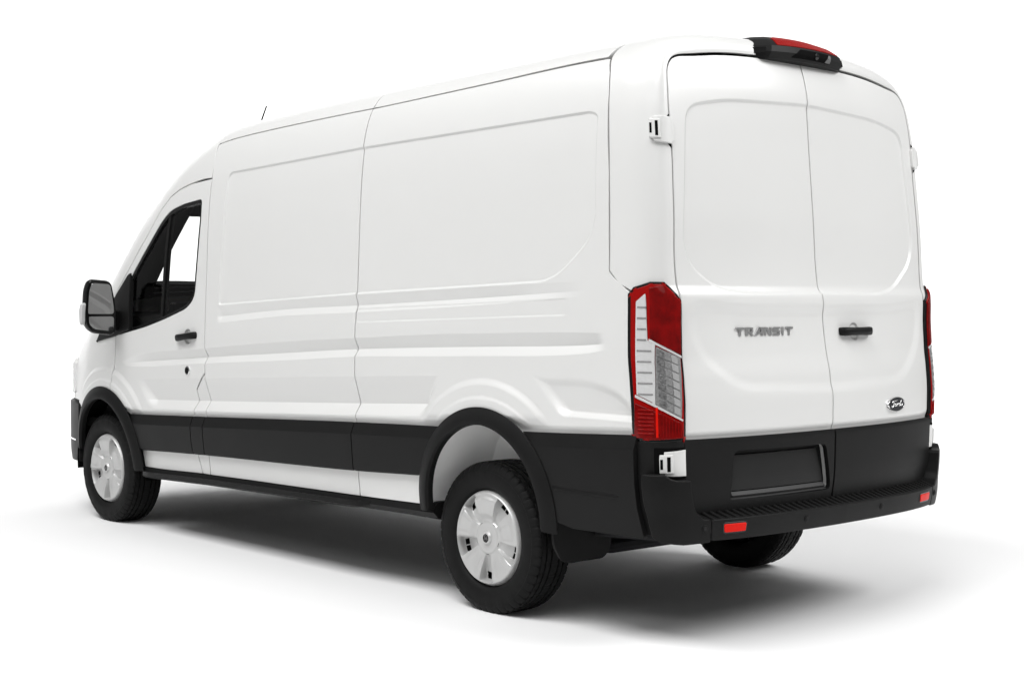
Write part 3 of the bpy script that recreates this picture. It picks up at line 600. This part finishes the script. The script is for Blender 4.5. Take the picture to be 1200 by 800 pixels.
mk('camera_lens', patch([(-.045+.014*math.cos(a), 1.05+.48*math.sin(a)) for a in np.linspace(0, 2*math.pi, 20, endpoint=False)], podS, h=.006, metric=(1,.03), off=.006, flange=.006, gap=0), GLOSSB, bl)
for s in (1, -1):
    bm = bmesh.new(); hexa(bm, [(-1.055,s*.284,2.545-.008),(-1.012,s*.330,2.545-.010),(-1.012,s*.324,2.572-.010),(-1.050,s*.276,2.572-.008),(-1.06,s*.286,2.545-.008),(-1.016,s*.334,2.545-.010),(-1.016,s*.328,2.572-.010),(-1.056,s*.280,2.572-.008)]); from_bm('pod_panel', bm, GLOSSB, bl)
# ---------------------------------------------------------------- door handles, lock, badges
def bar_handle(c, along, out, L, H, D, parent, name='door_handle'):
    c = Vector(c); a = Vector(along).normalized(); n = Vector(out).normalized(); u = n.cross(a); bm = bmesh.new()
    prof = [(-.5,.55,.0,.8),(-.46,.95,.2,.95),(-.38,1.0,.75,1.0),(-.2,.93,.95,.95),(0,.92,1.0,.95),(.2,.93,.95,.95),(.38,1.0,.8,1.0),(.47,.95,.5,.95),(.5,.7,.1,.8)]
    secs = []
    for t, hh, d0, d1 in prof:
        ring = []
        for k in range(12):
            th = 2*math.pi*k/12; cy, sn = math.cos(th), math.sin(th)
            ring.append(bm.verts.new(c+a*t*L+u*math.copysign(abs(sn)**.6, sn)*H*.5*hh+n*(D*d0*.55+D*.45*math.copysign(abs(cy)**.7, cy)*d1)))
        secs.append(ring)
    for p, q in zip(secs, secs[1:]):
        for k in range(12): bm.faces.new((p[k], p[(k+1) % 12], q[(k+1) % 12], q[k]))
    bm.faces.new(secs[0][::-1]); bm.faces.new(secs[-1]); return from_bm(name, bm, BLACKP, parent, 60)
p = rear(np.array(-.235), np.array(1.312)); bar_handle((float(p[0])-.006, -.235, 1.313), (0,1,.0), (-1,0,0), .245, .040, .045, dr)
for s in (1, -1):
    p = side(2.625, 1.226); bar_handle((2.625, s*(float(p[1])+.004), 1.226), (1,0,-.10), (0,s,0), .225, .042, .045, doors[0 if s == 1 else 1])
    # hollow behind the handle reads as a round dish with a rim
    p = side(2.62, 1.025); bm = bmesh.new(); y = float(p[1])
    tube(bm, [(2.62, s*(y-.01), 1.025), (2.62, s*(y+.004), 1.025), (2.62, s*(y+.007), 1.025), (2.62, s*(y+.007), 1.025)], [.027,.027,.023,.016], 24); lk = from_bm('door_lock', bm, CHROME, doors[0 if s == 1 else 1])
    bm = bmesh.new(); tube(bm, [(2.62, s*(y+.004), 1.025), (2.62, s*(y+.0095), 1.025)], [.019,.0175], 20); from_bm('key_cap', bm, GLOSSB, lk)
def letters(strokes, org, ex, ez, en, w, depth, bevel, name, m, parent, cell, adv):
    """badge letters: every stroke a short bar with mitred ends, joined per letter"""
    org, ex, ez, en = Vector(org), Vector(ex), Vector(ez), Vector(en); out = []
    for i, L in enumerate(strokes):
        bm = bmesh.new()
        for poly in L:
            pts = [org+ex*((i+0)*adv[0]+px*cell[0]) + ez*(pz*cell[1]) for px, pz in poly] if not callable(adv) else None
            a = [bm.verts.new(p) for p in pts]; b = [bm.verts.new(p+en*depth) for p in pts]; n = len(a)
            cen = sum((v.co for v in b), Vector())/n
            f1 = bm.faces.new(b); [bm.faces.new((a[k], a[(k+1) % n], b[(k+1) % n], b[k])) for k in range(n)]
        out.append(from_bm(name, bm, m, parent, 20))
    return out
T_ = .24
def hbar(x0, x1, z, t=.24, k=0): return [(x0, z), (x1, z), (x1-k, z-t), (x0+k, z-t)]
ABC = {
 'T': [[(0,1),(1.05,1),(1.0,.74),(.06,.74)], [(.38,.74),(.60,.74),(.60,0),(.38,0)]],
 'R': [[(.05,1),(.30,1),(.30,0),(.05,0)], [(.30,1),(.85,1),(.97,.88),(.97,.5),(.75,.5),(.75,.78),(.30,.78)], [(.30,.50),(.97,.50),(.90,.36),(.30,.34)], [(.52,.36),(.80,.36),(1.05,0),(.76,0)]],
 'A': [[(-.05,0),(.25,0),(.62,.78),(.62,1),(.42,1)], [(.42,1),(.97,1),(.97,.78),(.50,.78)], [(.75,.78),(.97,.78),(.97,0),(.75,0)], [(.34,.44),(.75,.44),(.75,.26),(.26,.26)]],
 'N': [[(.05,1),(.27,1),(.27,0),(.05,0)], [(.27,1),(.42,1),(.85,.22),(.85,0),(.70,0),(.27,.76)], [(.80,1),(1.0,1),(1.0,0),(.80,0)]],
 'S': [[(.02,.88),(.12,1),(1.0,1),(1.0,.78),(.24,.78),(.24,.62),(.02,.62)], [(.02,.62),(.98,.62),(.98,.40),(.02,.40)], [(.76,.40),(.98,.40),(.98,.10),(.88,0),(.0,0),(.0,.22),(.76,.22)]],
 'I': [[(.05,1),(.29,1),(.29,0),(.05,0)]]}
z0 = 1.302; wd = {'T':.049,'R':.047,'A':.052,'N':.048,'S':.047,'I':.044}; ypos = .594; bad = bpy.data.objects.new('name_badge', None); col.objects.link(bad); bad.parent = dl
for ch in 'TRANSIT':
    xr = float(rear(np.array(ypos-.03), np.array(1.32))[0]); xr2 = float(rear(np.array(ypos-.05), np.array(1.32))[0])
    ex = Vector((xr2-xr, -.02, 0)).normalized(); bm = bmesh.new()
    for poly in ABC[ch]:
        pts = [Vector((xr+.001, ypos, z0))+ex*(px*wd[ch])+Vector((.004*0, 0, 1))*(pz*.0365) for px, pz in poly]
        a = [bm.verts.new(q) for q in pts]; cen = sum(pts, Vector())/len(pts); b = [bm.verts.new(q+Vector((-.006, 0, 0))) for q in pts]; n = len(a)
        bm.faces.new(b[::-1]); [bm.faces.new((a[k], a[(k+1) % n], b[(k+1) % n], b[k])) for k in range(n)]
    from_bm('badge_letter', bm, BADGE, bad, 20); ypos -= (.026 if ch == 'I' else .0575)
SCRIPT = [ # the script word on the oval, in units of its height; reads left to right
 [(-.88,.30),(-.80,.52),(-.55,.62),(-.25,.60),(-.02,.66)], [(-.50,.60),(-.58,.25),(-.66,-.15),(-.80,-.45),(-1.0,-.48),(-1.02,-.30),(-.88,-.2)], [(-.80,.10),(-.58,.14),(-.40,.12)],
 [(-.22,.12),(-.38,.05),(-.44,-.18),(-.32,-.32),(-.16,-.22),(-.12,0),(-.22,.12),(-.05,.06),(.04,.1)],
 [(.04,.1),(.06,-.1),(.0,-.32),(.06,-.05),(.18,.14),(.28,.10),(.30,.02)],
 [(.62,.12),(.46,.06),(.40,-.16),(.48,-.32),(.62,-.22),(.70,.05),(.80,.4),(.88,.66),(.76,.2),(.72,-.14),(.78,-.32),(.92,-.22),(1.02,-.05)]]
def oval_badge(c, ex, ez, en, a, b, parent, thick=.006, small=False):
    c, ex, ez, en = Vector(c), Vector(ex).normalized(), Vector(ez).normalized(), Vector(en).normalized(); n = 48
    def E(k, s, d): t = 2*math.pi*k/n; return c+ex*a*s*math.cos(t)+ez*b*s*math.sin(t)+en*d
    bm = bmesh.new(); rings = [[bm.verts.new(E(k, s+ (0), d)) for k in range(n)] for s, d in ((1.0,-.012),(1.0,thick*.6),(.97,thick),(.90,thick),(.87,thick*.6))]
    for p, q in zip(rings, rings[1:]):
        for k in range(n): bm.faces.new((p[k], p[(k+1) % n], q[(k+1) % n], q[k]))
    bm.faces.new(rings[-1]); o = from_bm('emblem', bm, CHROME, parent, 50)
    bm = bmesh.new(); r0 = [bm.verts.new(E(k, .885, thick*.5)) for k in range(n)]; r1 = [bm.verts.new(E(k, .86, thick*1.05)) for k in range(n)]
    for k in range(n): bm.faces.new((r0[k], r0[(k+1) % n], r1[(k+1) % n], r1[k]))
    bm.faces.new(r1); from_bm('emblem_field', bm, BADGED, o, 50)
    bm = bmesh.new()
    for L in SCRIPT:
        P = np.array(L); t = np.arange(len(P)); tt = np.linspace(0, len(P)-1, 4*len(P)); X, Z = pchip(t, P[:,0])(tt), pchip(t, P[:,1])(tt)
        tube(bm, [c+ex*a*.60*x+ez*b*.80*z+en*(thick*1.1) for x, z in zip(X, Z)], b*.075, 6)
    from_bm('emblem_script', bm, CHROME, o, 60); return o
p = rear(np.array(-.523), np.array(.967)); p2 = rear(np.array(-.583), np.array(.967)); p1 = rear(np.array(-.463), np.array(.967))
ex = Vector(tuple(p2-p1)).normalized(); oval_badge(tuple(p+np.array([-.004,0,0])), ex, (0,0,1), ex.cross(Vector((0,0,1)))*1, .084, .034, dr)
# ---------------------------------------------------------------- door windows and mirrors
SEAL_IN = inset(WIN, .022)
SAIL = roundpoly([(3.345,1.255),(3.36,1.61),(3.40,1.60),(3.63,1.42),(3.70,1.33),(3.845,1.165),(3.56,1.205)], [.01,.01,.02,.02,.02,.005,.02])
for b in (False, True):
    s = -1 if b else 1; d = doors[1 if b else 0]
    mk('window_seal', patch(inset(WIN, -.002), side, h=.014, holes=[SEAL_IN], off=-.004, flange=.025, mirror=b, gap=0), GLOSSB, d)
    mk('window_glass', patch(inset(WIN, .014), side, h=.03, off=-.016, flange=0, mirror=b, gap=0), GLASS, d)
    mk('window_divider', patch([(2.895,1.985),(2.925,1.97),(2.975,1.30),(2.945,1.31)], side, h=.01, off=-.008, flange=.03, mirror=b, gap=0), BLACKP, d)
    sail = mk('mirror_sail', patch(SAIL, side, h=.014, off=.010, flange=.03, mirror=b, gap=0, r=.005), BLACKP, d)
    mir = bpy.data.objects.new('door_mirror', None); col.objects.link(mir); mir.parent = d
    # housing: squarish shell swept forward from the glass
    bm = bmesh.new(); secs = []
    MO = roundpoly([(1.108,1.556),(1.236,1.566),(1.258,1.50),(1.264,1.36),(1.260,1.285),(1.225,1.238),(1.10,1.222),(1.080,1.25),(1.078,1.40)], [.035,.03,.04,.05,.05,.04,.03,.03,.05], 7)
    cy, cz = 1.172, 1.39
    for dx, k in ((-.020,.90),(-.022,.985),(-.014,1.02),(.008,1.03),(.032,1.0),(.055,.85),(.07,.60),(.075,.2)):
        secs.append([bm.verts.new((3.455+dx+.20*(y-cy), s*(cy+(y-cy)*k), cz+(z-cz)*k)) for y, z in MO])
    n = len(MO)
    for p_, q_ in zip(secs, secs[1:]):
        for k in range(n): bm.faces.new((p_[k], p_[(k+1) % n], q_[(k+1) % n], q_[k]))
    bm.faces.new(secs[0][::-1]); bm.faces.new(secs[-1]); from_bm('mirror_housing', bm, GLOSSB, mir, 50)
    for nm, P in (('mirror_glass', [(1.114,1.537),(1.226,1.545),(1.244,1.49),(1.250,1.37),(1.249,1.352),(1.092,1.352),(1.094,1.40)]), ('blind_spot_glass', [(1.092,1.336),(1.248,1.336),(1.243,1.288),(1.215,1.258),(1.108,1.243),(1.094,1.26)])):
        P = roundpoly(P, .016, 5); bm = bmesh.new(); tilt = -.02 if nm[0] == 'm' else .06
        prism(bm, P, lambda y, z: (3.455-.0225+.20*(y-cy)+.06*(z-cz)*0, s*y, z), lambda y, z: (3.455-.0255+.20*(y-cy), s*y, z), .001, 1); from_bm(nm, bm, MIRR, mir, 30)
    bm = bmesh.new(); MS = roundpoly([(3.455,1.42),(3.46,1.38),(3.465,1.31),(3.48,1.28),(3.50,1.30),(3.505,1.38),(3.48,1.425)], .012)
    prism(bm, MS, lambda x, z: (x, s*1.24, z), lambda x, z: (x-.005, s*1.286, z-.004), .008, 3); from_bm('turn_signal', bm, CLEAR, mir, 40)
    bm = bmesh.new(); hexa(bm, [(3.50,s*.95,1.235),(3.62,s*.94,1.235),(3.60,s*.92,1.36),(3.50,s*.93,1.36),(3.46,s*1.11,1.25),(3.55,s*1.11,1.25),(3.55,s*1.11,1.38),(3.46,s*1.11,1.38)], .02, 3); from_bm('mirror_arm', bm, BLACKP, mir, 40)
# ---------------------------------------------------------------- wheels
RW, YO, YI, ZW = .356, .985, .752, .347
def lathe_grid(prof, n, fn=None, closed=False):
    """prof: (lateral, radius); returns verts/faces round the y axis; fn(lat, rad, theta, index) -> (lat, rad)"""
    V = []; m = len(prof)
    for k in range(n):
        t = 2*math.pi*k/n
        for i, (l, r) in enumerate(prof):
            if fn: l, r = fn(l, r, t, i, k)
            V.append((r*math.cos(t), l, r*math.sin(t)))
    F = []
    for k in range(n):
        for i in range(m-1): a = k*m+i; b = ((k+1) % n)*m+i; F.append((a, a+1, b+1, b))
    return V, F
def tyre_mesh():
    half = .1165; prof = []
    left = [(.080,.220),(.096,.2265),(.105,.234),(.1130,.249),(.1165,.268),(.1160,.285),(.1145,.300),(.1125,.312),(.1140,.314),(.1125,.322),(.108,.332),(.1035,.340),(.099,.3455),(.094,.3495),(.088,.3520)]
    tread = []
    for a, b in ((.084,.060),(.052,.028),(.020,-.020),(-.028,-.052),(-.060,-.084)):
        tread += [(a,.3435),(a-.001,.3535+.0015*(1-abs(a)/.09)),((a+b)/2,.3545+.0015*(1-abs((a+b)/2)/.09)),(b+.001,.3535+.0015*(1-abs(b)/.09)),(b,.3435)]
    prof = left+tread+[(-l, r) for l, r in left[::-1]]; nl = len(left); N = 288
    def fn(l, r, t, i, k):
        if r > .330 and not (nl <= i < nl+25):                      # shoulder blocks
            g = (k+ (0 if l > 0 else 3)) % 6
            if g == 0: r -= .006
        elif nl <= i < nl+25:
            blk = (i-nl)//5
            if r > .35 and (k+blk*2+int(abs(l)*120)) % (6 if blk in (0,4) else 8) == 0: r -= .0045
        elif .298 < r < .3265: l += math.copysign(.0016 if (k//6) % 2 else -.0004, l)
        return l, r
    return lathe_grid(prof, N, fn)
def cover_mesh():
    nr, nt = 44, 420; R = .2286; rs = np.concatenate([np.linspace(.020,.075,10), np.linspace(.0775,.160,16), np.linspace(.163,.205,24), np.linspace(.209,R,8)]); th = np.linspace(0, 2*np.pi, nt, endpoint=False)
    r, t = np.meshgrid(rs, th, indexing='ij'); h = .006*np.ones_like(r)
    h += .010*smooth(-r, -.032, -.026)                                   # ring round the emblem
    h += .004*smooth(-r, -.0765, -.072)+.012*smooth(r, .07, .19)          # hub disc, dished spokes
    h -= .034*smooth(r, .206, R)**1.4
    hole = np.zeros(r.shape, bool)
    for k in range(5):
        tk = np.radians(270+72*k); d = (t-tk+np.pi) % (2*np.pi)-np.pi; lat = r*np.sin(d); rad = r*np.cos(d)
        hw = .020+.028*np.clip((rad-.085)/.11, 0, 1); on = np.cos(d) > .6
        edge = smooth(hw-np.abs(lat), -.001, .006)*smooth(rad, .078, .084)*smooth(-r, -.2075, -.200)*on
        ramp = .008+.032*np.clip((rad-.082)/.09, 0, 1)
        h -= edge*ramp
        hole |= on & (rad > .160) & (r < .1965) & (np.abs(lat) < .031) & (np.abs(lat) > (.004 if k == 2 else 0))
        h -= .003*smooth(.5*np.radians(72)-np.abs(np.abs(d)-np.radians(36)), -.9, .9)*0
        for sg in (-1, 1):                                               # crease from each pocket corner towards the hub
            dd = np.abs(t-(tk+sg*np.radians(23)) ); dd = np.minimum(dd, 2*np.pi-dd); h += .0025*smooth(-dd*r, -.014, 0)*smooth(r, .085, .12)*smooth(-r, -.2, -.18)
        tt = np.radians(270+72*k+0); dd = (t-tt+np.pi) % (2*np.pi)-np.pi; hole |= (np.abs(r-.0768) < .0022) & (np.abs(dd*r) < .010)
    V = np.stack([r*np.cos(t), h, r*np.sin(t)], -1).reshape(-1, 3); F = []
    for i in range(len(rs)-1):
        for j in range(nt):
            a, b, c, d = i*nt+j, i*nt+(j+1) % nt, (i+1)*nt+(j+1) % nt, (i+1)*nt+j
            if not (hole.flat[a] and hole.flat[c]): F.append((a, d, c, b))
    return V.tolist(), F
def mesh_of(name, V, F, m, ang=35):
    me = bpy.data.meshes.new(name); me.from_pydata(V, [], F); b = bmesh.new(); b.from_mesh(me); bmesh.ops.recalc_face_normals(b, faces=b.faces[:]); b.to_mesh(me); b.free()
    me.polygons.foreach_set('use_smooth', [True]*len(me.polygons)); me.set_sharp_from_angle(angle=math.radians(ang)); me.materials.append(m); return me
TY = mesh_of('tyre', *tyre_mesh(), RUB, 28); CV = mesh_of('wheel_cover', *cover_mesh(), SILV, 24)
RIM = mesh_of('rim', *lathe_grid([(.090,.226),(.088,.233),(.084,.226),(.06,.214),(.03,.205),(.02,.19),(.045,.17),(.05,.08),(.05,.001)], 96), mat('black_steel_rim', (.012,.012,.012), .4, metal=.3, var=(9, .2)))
INN = mesh_of('brake_drum', *lathe_grid([(-.095,.207),(-.09,.20),(-.02,.195),(-.02,.15),(-.10,.145),(-.105,.13),(-.105,.001)], 64), STEEL)
for s in (1, -1):
    for x in (0, 3.75):
        w = bpy.data.objects.new('wheel', None); col.objects.link(w); w.parent = van; w.location = (x, s*(YO+YI)/2-(.05 if (s < 0 and x == 0) else 0), ZW); w.rotation_euler = (0, 0, 0 if s == 1 else math.pi)
        t = link('tyre', TY, None, w); t.rotation_euler = (0, .03*x, 0); link('rim', RIM, None, w); link('brake_drum', INN, None, w)
        cv = link('wheel_cover', CV, None, w); cv.location = (0, .094, 0); cv.rotation_euler = (0, 0 if x == 0 else math.radians(4), 0)
        if s == 1:
            e = oval_badge((0, .016, 0), (-1,0,0), (0,0,1), (0,1,0), .0215, .0255, cv, .003)
            e.data.materials[0] = GLOSSB
            for ch in e.children: ch.data.materials[0] = GLOSSB if ch.name.startswith('emblem_field') else TRIML
        else:
            bm = bmesh.new(); tube(bm, [(0,.0,0),(0,.016,0)], .022, 20); from_bm('emblem', bm, GLOSSB, cv)
# ---------------------------------------------------------------- wheel wells, underbody, flaps
def well(name, c, R, m, y0, y1, a0, a1, wob=0):
    for s in (1, -1):
        bm = bmesh.new(); n = 36; rows = []
        for k in range(n+1):
            t = math.radians(a0+(a1-a0)*k/n); row = []
            for j, y in enumerate(np.linspace(y1, y0, 8)):
                u = j/7; r = R+wob*(math.sin(5*t+2)*.5+math.sin(9*t))*.012*min(1, u*2)-.05*u**3
                row.append(bm.verts.new((c[0]+r*math.cos(t), s*y, c[1]+r*math.sin(t))))
            for rr_ in (.30, .12): row.append(bm.verts.new((c[0]+rr_*math.cos(t)*1.05, s*(y0-.012*wob*math.sin(3*t)), c[1]+rr_*math.sin(t)*1.05)))
            rows.append(row)
        for a, b in zip(rows, rows[1:]):
            for j in range(len(a)-1): bm.faces.new((a[j], a[j+1], b[j+1], b[j]))
        from_bm(name, bm, m, van, 40)
well('wheel_well', (rx, rz), rr-.037, LINER, .70, 1.0, -3, 170, 1); well('front_wheel_well', (fx, fz), fr-.037, DARK, .55, .975, -8, 188)
bm = bmesh.new(); box(bm, (-1.05,-.60,.50), (4.55,.60,.62), .02, 1); from_bm('floor_pan', bm, STEEL, van)
for x0, x1 in ((-1.05,-.60), (.44,3.18)):
    bm = bmesh.new(); box(bm, (x0,.55,.50), (x1,.96,.60)); from_bm('floor_wing', bm, STEEL, van); bm = bmesh.new(); box(bm, (x0,-.96,.50), (x1,-.55,.60)); from_bm('floor_wing', bm, STEEL, van)
for s in (1, -1):
    bm = bmesh.new(); box(bm, (-.95,s*.52-.04,.42), (3.3,s*.52+.04,.50), .01, 1); from_bm('chassis_rail', bm, STEEL, van)
    bm = bmesh.new(); tube(bm, [(-.78,s*.56,.40),(-.4,s*.56,.31),(0,s*.56,.28),(.4,s*.56,.31),(.75,s*.56,.40)], .03, 8); from_bm('leaf_spring', bm, STEEL, van)
bm = bmesh.new(); tube(bm, [(0,-.80,ZW),(0,.80,ZW)], .055, 16); tube(bm, [(-.15,.05,ZW),(0,.05,ZW),(.18,.05,ZW)], [.10,.15,.08], 18); from_bm('rear_axle', bm, STEEL, van)
bm = bmesh.new(); tube(bm, [(3.75,-.80,ZW),(3.75,.80,ZW)], .045, 12); from_bm('front_axle', bm, STEEL, van)
bm = bmesh.new(); tube(bm, [(3.0,-.35,.36),(.6,-.36,.36),(.2,-.36,.42),(-.3,-.38,.44),(-.8,-.42,.44)], .035, 12); from_bm('exhaust_pipe', bm, STEEL, van)
bm = bmesh.new(); box(bm, (.9,.20,.30), (2.3,.62,.52), .04, 2); from_bm('fuel_tank', bm, DARK, van)
bm = bmesh.new(); box(bm, (-1.13,-.85,.475), (-1.05,.85,.53), .01, 1); from_bm('bumper_beam', bm, STEEL, van)
for s in (1, -1):
    bm = bmesh.new(); F0 = [(.985,.56),(.70,.53),(.70,.36),(.745,.305),(.90,.285),(.96,.30),(1.005,.38)]
    prism(bm, roundpoly(F0, [.02,.02,.03,.05,.05,.05,.04]), lambda y, z: (-.445-.10*(.56-z)-.06*(y < .8), s*y, z), lambda y, z: (-.458-.10*(.56-z)-.06*(y < .8), s*y, z), .003, 1); f = from_bm('mud_flap', bm, BLACKP, van)
    bm = bmesh.new(); tube(bm, [(-.468,s*.93,.50),(-.475,s*.93,.50)], .008, 10); from_bm('flap_screw', bm, CHROME, f)
    bm = bmesh.new(); hexa(bm, [(-.52,s*.72,.50),(-.98,s*.72,.49),(-.98,s*.80,.49),(-.52,s*.80,.50),(-.52,s*.72,.40),(-.98,s*.72,.43),(-.98,s*.80,.43),(-.52,s*.80,.40)], .01, 1); from_bm('bumper_bracket', bm, STEEL, van)
for x0, x1, z0, z1, w in ((.50,3.12,.35,.40,.80), (-.98,-.52,.43,.47,.70), (-.50,.48,.42,.46,.50), (3.14,4.6,.30,.36,.50)):
    bm = bmesh.new(); box(bm, (x0,-w,z0), (x1,w,z1), .012, 2); from_bm('underbody_light_block', bm, DARK, van)  # added boxes, blocking light under the van to deepen its ground shadow
# ---------------------------------------------------------------- cab interior
bm = bmesh.new(); box(bm, (2.28,-.86,.60), (2.32,.86,2.27)); from_bm('bulkhead', bm, TRIM, van)
bm = bmesh.new(); prism(bm, [(4.25,.6),(4.25,1.25),(4.02,1.36),(3.60,1.335),(3.45,1.25),(3.42,1.05),(3.55,.9),(3.55,.6)], lambda x, z: (x, -.84, z), lambda x, z: (x, .84, z), .03, 3); dash = from_bm('dashboard', bm, TRIM, van)
bm = bmesh.new(); prism(bm, [(3.62,1.33),(3.56,1.42),(3.50,1.42),(3.47,1.28)], lambda x, z: (x, .30, z), lambda x, z: (x, .62, z), .02, 2); from_bm('instrument_hood', bm, TRIM, dash)
for k in range(5):
    bm = bmesh.new(); box(bm, (3.43,.72,1.17+k*.016), (3.452,.79,1.178+k*.016)); from_bm('vent_slat', bm, DARK, dash)
bm = bmesh.new(); ctr = Vector((3.25,.45,1.20)); tl = math.radians(62)
ring = [ctr+Vector((.19*math.sin(a)*math.cos(tl)*-1, .19*math.cos(a), .19*math.sin(a)*math.sin(tl))) for a in np.linspace(0, 2*math.pi, 37)]
tube(bm, ring, .016, 10, False); tube(bm, [ctr, ctr+Vector((.35,0,-.2))], .03, 10)
for a in (0, 180, 270): tube(bm, [ctr, ctr+Vector((.18*math.sin(math.radians(a))*math.cos(tl)*-1, .18*math.cos(math.radians(a)), .18*math.sin(math.radians(a))*math.sin(tl)))], .014, 8)
from_bm('steering_wheel', bm, TRIM, van, 60)
for y0 in (.45, -.25, -.62):
    st = bpy.data.objects.new('seat', None); col.objects.link(st); st.parent = van; w = .24 if y0 > 0 else .18
    bm = bmesh.new(); box(bm, (2.52,y0-w,.82), (3.05,y0+w,1.0), .05, 3); from_bm('seat_cushion', bm, TRIM, st, 50)
    bm = bmesh.new(); hexa(bm, [(2.60,y0-w,.95),(2.76,y0-w,.95),(2.76,y0+w,.95),(2.60,y0+w,.95),(2.42,y0-w*.85,1.52),(2.53,y0-w*.85,1.52),(2.53,y0+w*.85,1.52),(2.42,y0+w*.85,1.52)], .04, 3); from_bm('backrest', bm, TRIM, st, 50)
    bm = bmesh.new(); box(bm, (2.40,y0-.12,1.54), (2.49,y0+.12,1.72), .035, 3); from_bm('headrest', bm, TRIM, st, 50)
bm = bmesh.new(); box(bm, (2.30,-.95,.60), (4.2,.95,.66)); from_bm('cab_floor', bm, DARK, van)
# trims lining the pillars, the roof and the doors from inside
HL = roundpoly([(2.34,.86),(3.05,.80),(3.40,.62),(3.42,.40),(3.42,0),(3.42,-.40),(3.40,-.62),(3.05,-.80),(2.34,-.86)], .03)
mk('headliner', patch(HL, lambda x, q: shell(x, q, False), h=.05, off=-.05, flange=.02, gap=0), TRIM, van)
for b in (False, True):
    AP = [(3.30,.60),(3.46,.597),(3.68,.588),(3.93,.565),(4.03,.535),(4.03,.86),(3.6,1.02),(3.35,1.0),(3.10,.98),(2.95,.96),(2.62,.92),(2.62,.80),(3.1,.74)]
    mk('pillar_trim', patch(AP, lambda x, q: shell(x, q, False), h=.03, off=-.045, flange=.02, gap=0, mirror=b), TRIM, van)
    mk('door_trim', patch([(2.56,1.40),(2.9,1.31),(3.2,1.25),(3.5,1.20),(3.5,.75),(2.60,.75)], side, h=.05, off=-.10, flange=.03, gap=0, mirror=b), TRIM, doors[1 if b else 0])
    mk('pillar_trim', patch([(2.34,2.2),(2.49,2.05),(2.49,1.3),(2.56,.9),(2.34,.9)], lambda x, z: side(x, z), h=.05, off=-.05, flange=.02, gap=0, mirror=b), TRIM, van)
# ---------------------------------------------------------------- front end
_yn = np.linspace(0, 1.02, 80); _xn = np.array([np.interp(1.025-y, _nar(np.linspace(3.4, 4.76, 400)), np.linspace(3.4, 4.76, 400)) for y in _yn])
_xn = np.where(_yn < .505, 4.76+.035*(1-(_yn/.505)**2), _xn); _fxn = pchip(_yn, _xn)
def nose(y, z):
    y = np.asarray(y, float); z = np.asarray(z, float); return np.stack([_fxn(np.abs(y))-.05*smooth(z, .9, 1.25)-.04*smooth(-z, -.45, -.25), y, z], -1)
ys = np.linspace(-.955, .955, 50)
fb = mk('front_bumper', patch([(y, .775-.03*abs(y)) for y in ys]+[(y, .31+.05*abs(y)**3) for y in ys[::-1]], nose, h=.03, off=lambda y, z: .02+.012*smooth(z, .60, .68)*0+0*y, flange=.09, r=.008, gap=0), BLACKP, van)
mk('bumper_strip', patch([(.935,.487),(.86,.487),(.86,.497),(.935,.499)], nose, h=.012, off=.023, flange=.01, gap=0), CHROME, fb)
gr = mk('grille', patch([(-.52,1.03),(.52,1.03),(.42,.79),(-.42,.79)], nose, h=.03, off=.004, flange=.03), GLOSSB, van)
for k in range(4): mk('grille_bar', patch([(-.48,.985-k*.055),(.48,.985-k*.055),(.47,.962-k*.055),(-.47,.962-k*.055)], nose, h=.02, off=.014, flange=.02), CHROME, gr)
mk('front_panel', patch([(y, 1.10-.09*abs(y)**2) for y in np.linspace(-.86, .86, 30)]+[(.90,.765),(-.90,.765)], nose, h=.03, off=-.004, flange=.02), PAINT, van)
for s in (1, -1):
    hd = mk('headlamp', patch(roundpoly([(s*.60,1.0),(s*.85,1.02),(s*.90,.95),(s*.915,.80),(s*.80,.79),(s*.56,.85)], .02), nose, h=.02, off=.006, flange=.03), CLEAR, van)
    mk('headlamp_glass', patch(roundpoly([(s*.605,.995),(s*.85,1.015),(s*.895,.945),(s*.908,.805),(s*.80,.795),(s*.565,.855)], .02), nose, h=.03, off=.014, flange=.01), GLASS, hd)
mk('cowl', patch([(3.93,.80),(4.04,.80),(4.05,0),(4.04,-.80),(3.93,-.80),(3.965,0)], lambda x, q: shell(x, q, False), h=.03, off=-.012, flange=.03, gap=0), BLACKP, van)
bm = bmesh.new(); tube(bm, [(2.475,.62,2.47),(2.468,.62,2.50),(2.455,.62,2.515)], [.012,.011,.006], 10); tube(bm, [(2.462,.62,2.505),(2.400,.62,2.596)], [.0048,.0042], 8); from_bm('antenna', bm, DARK, van)
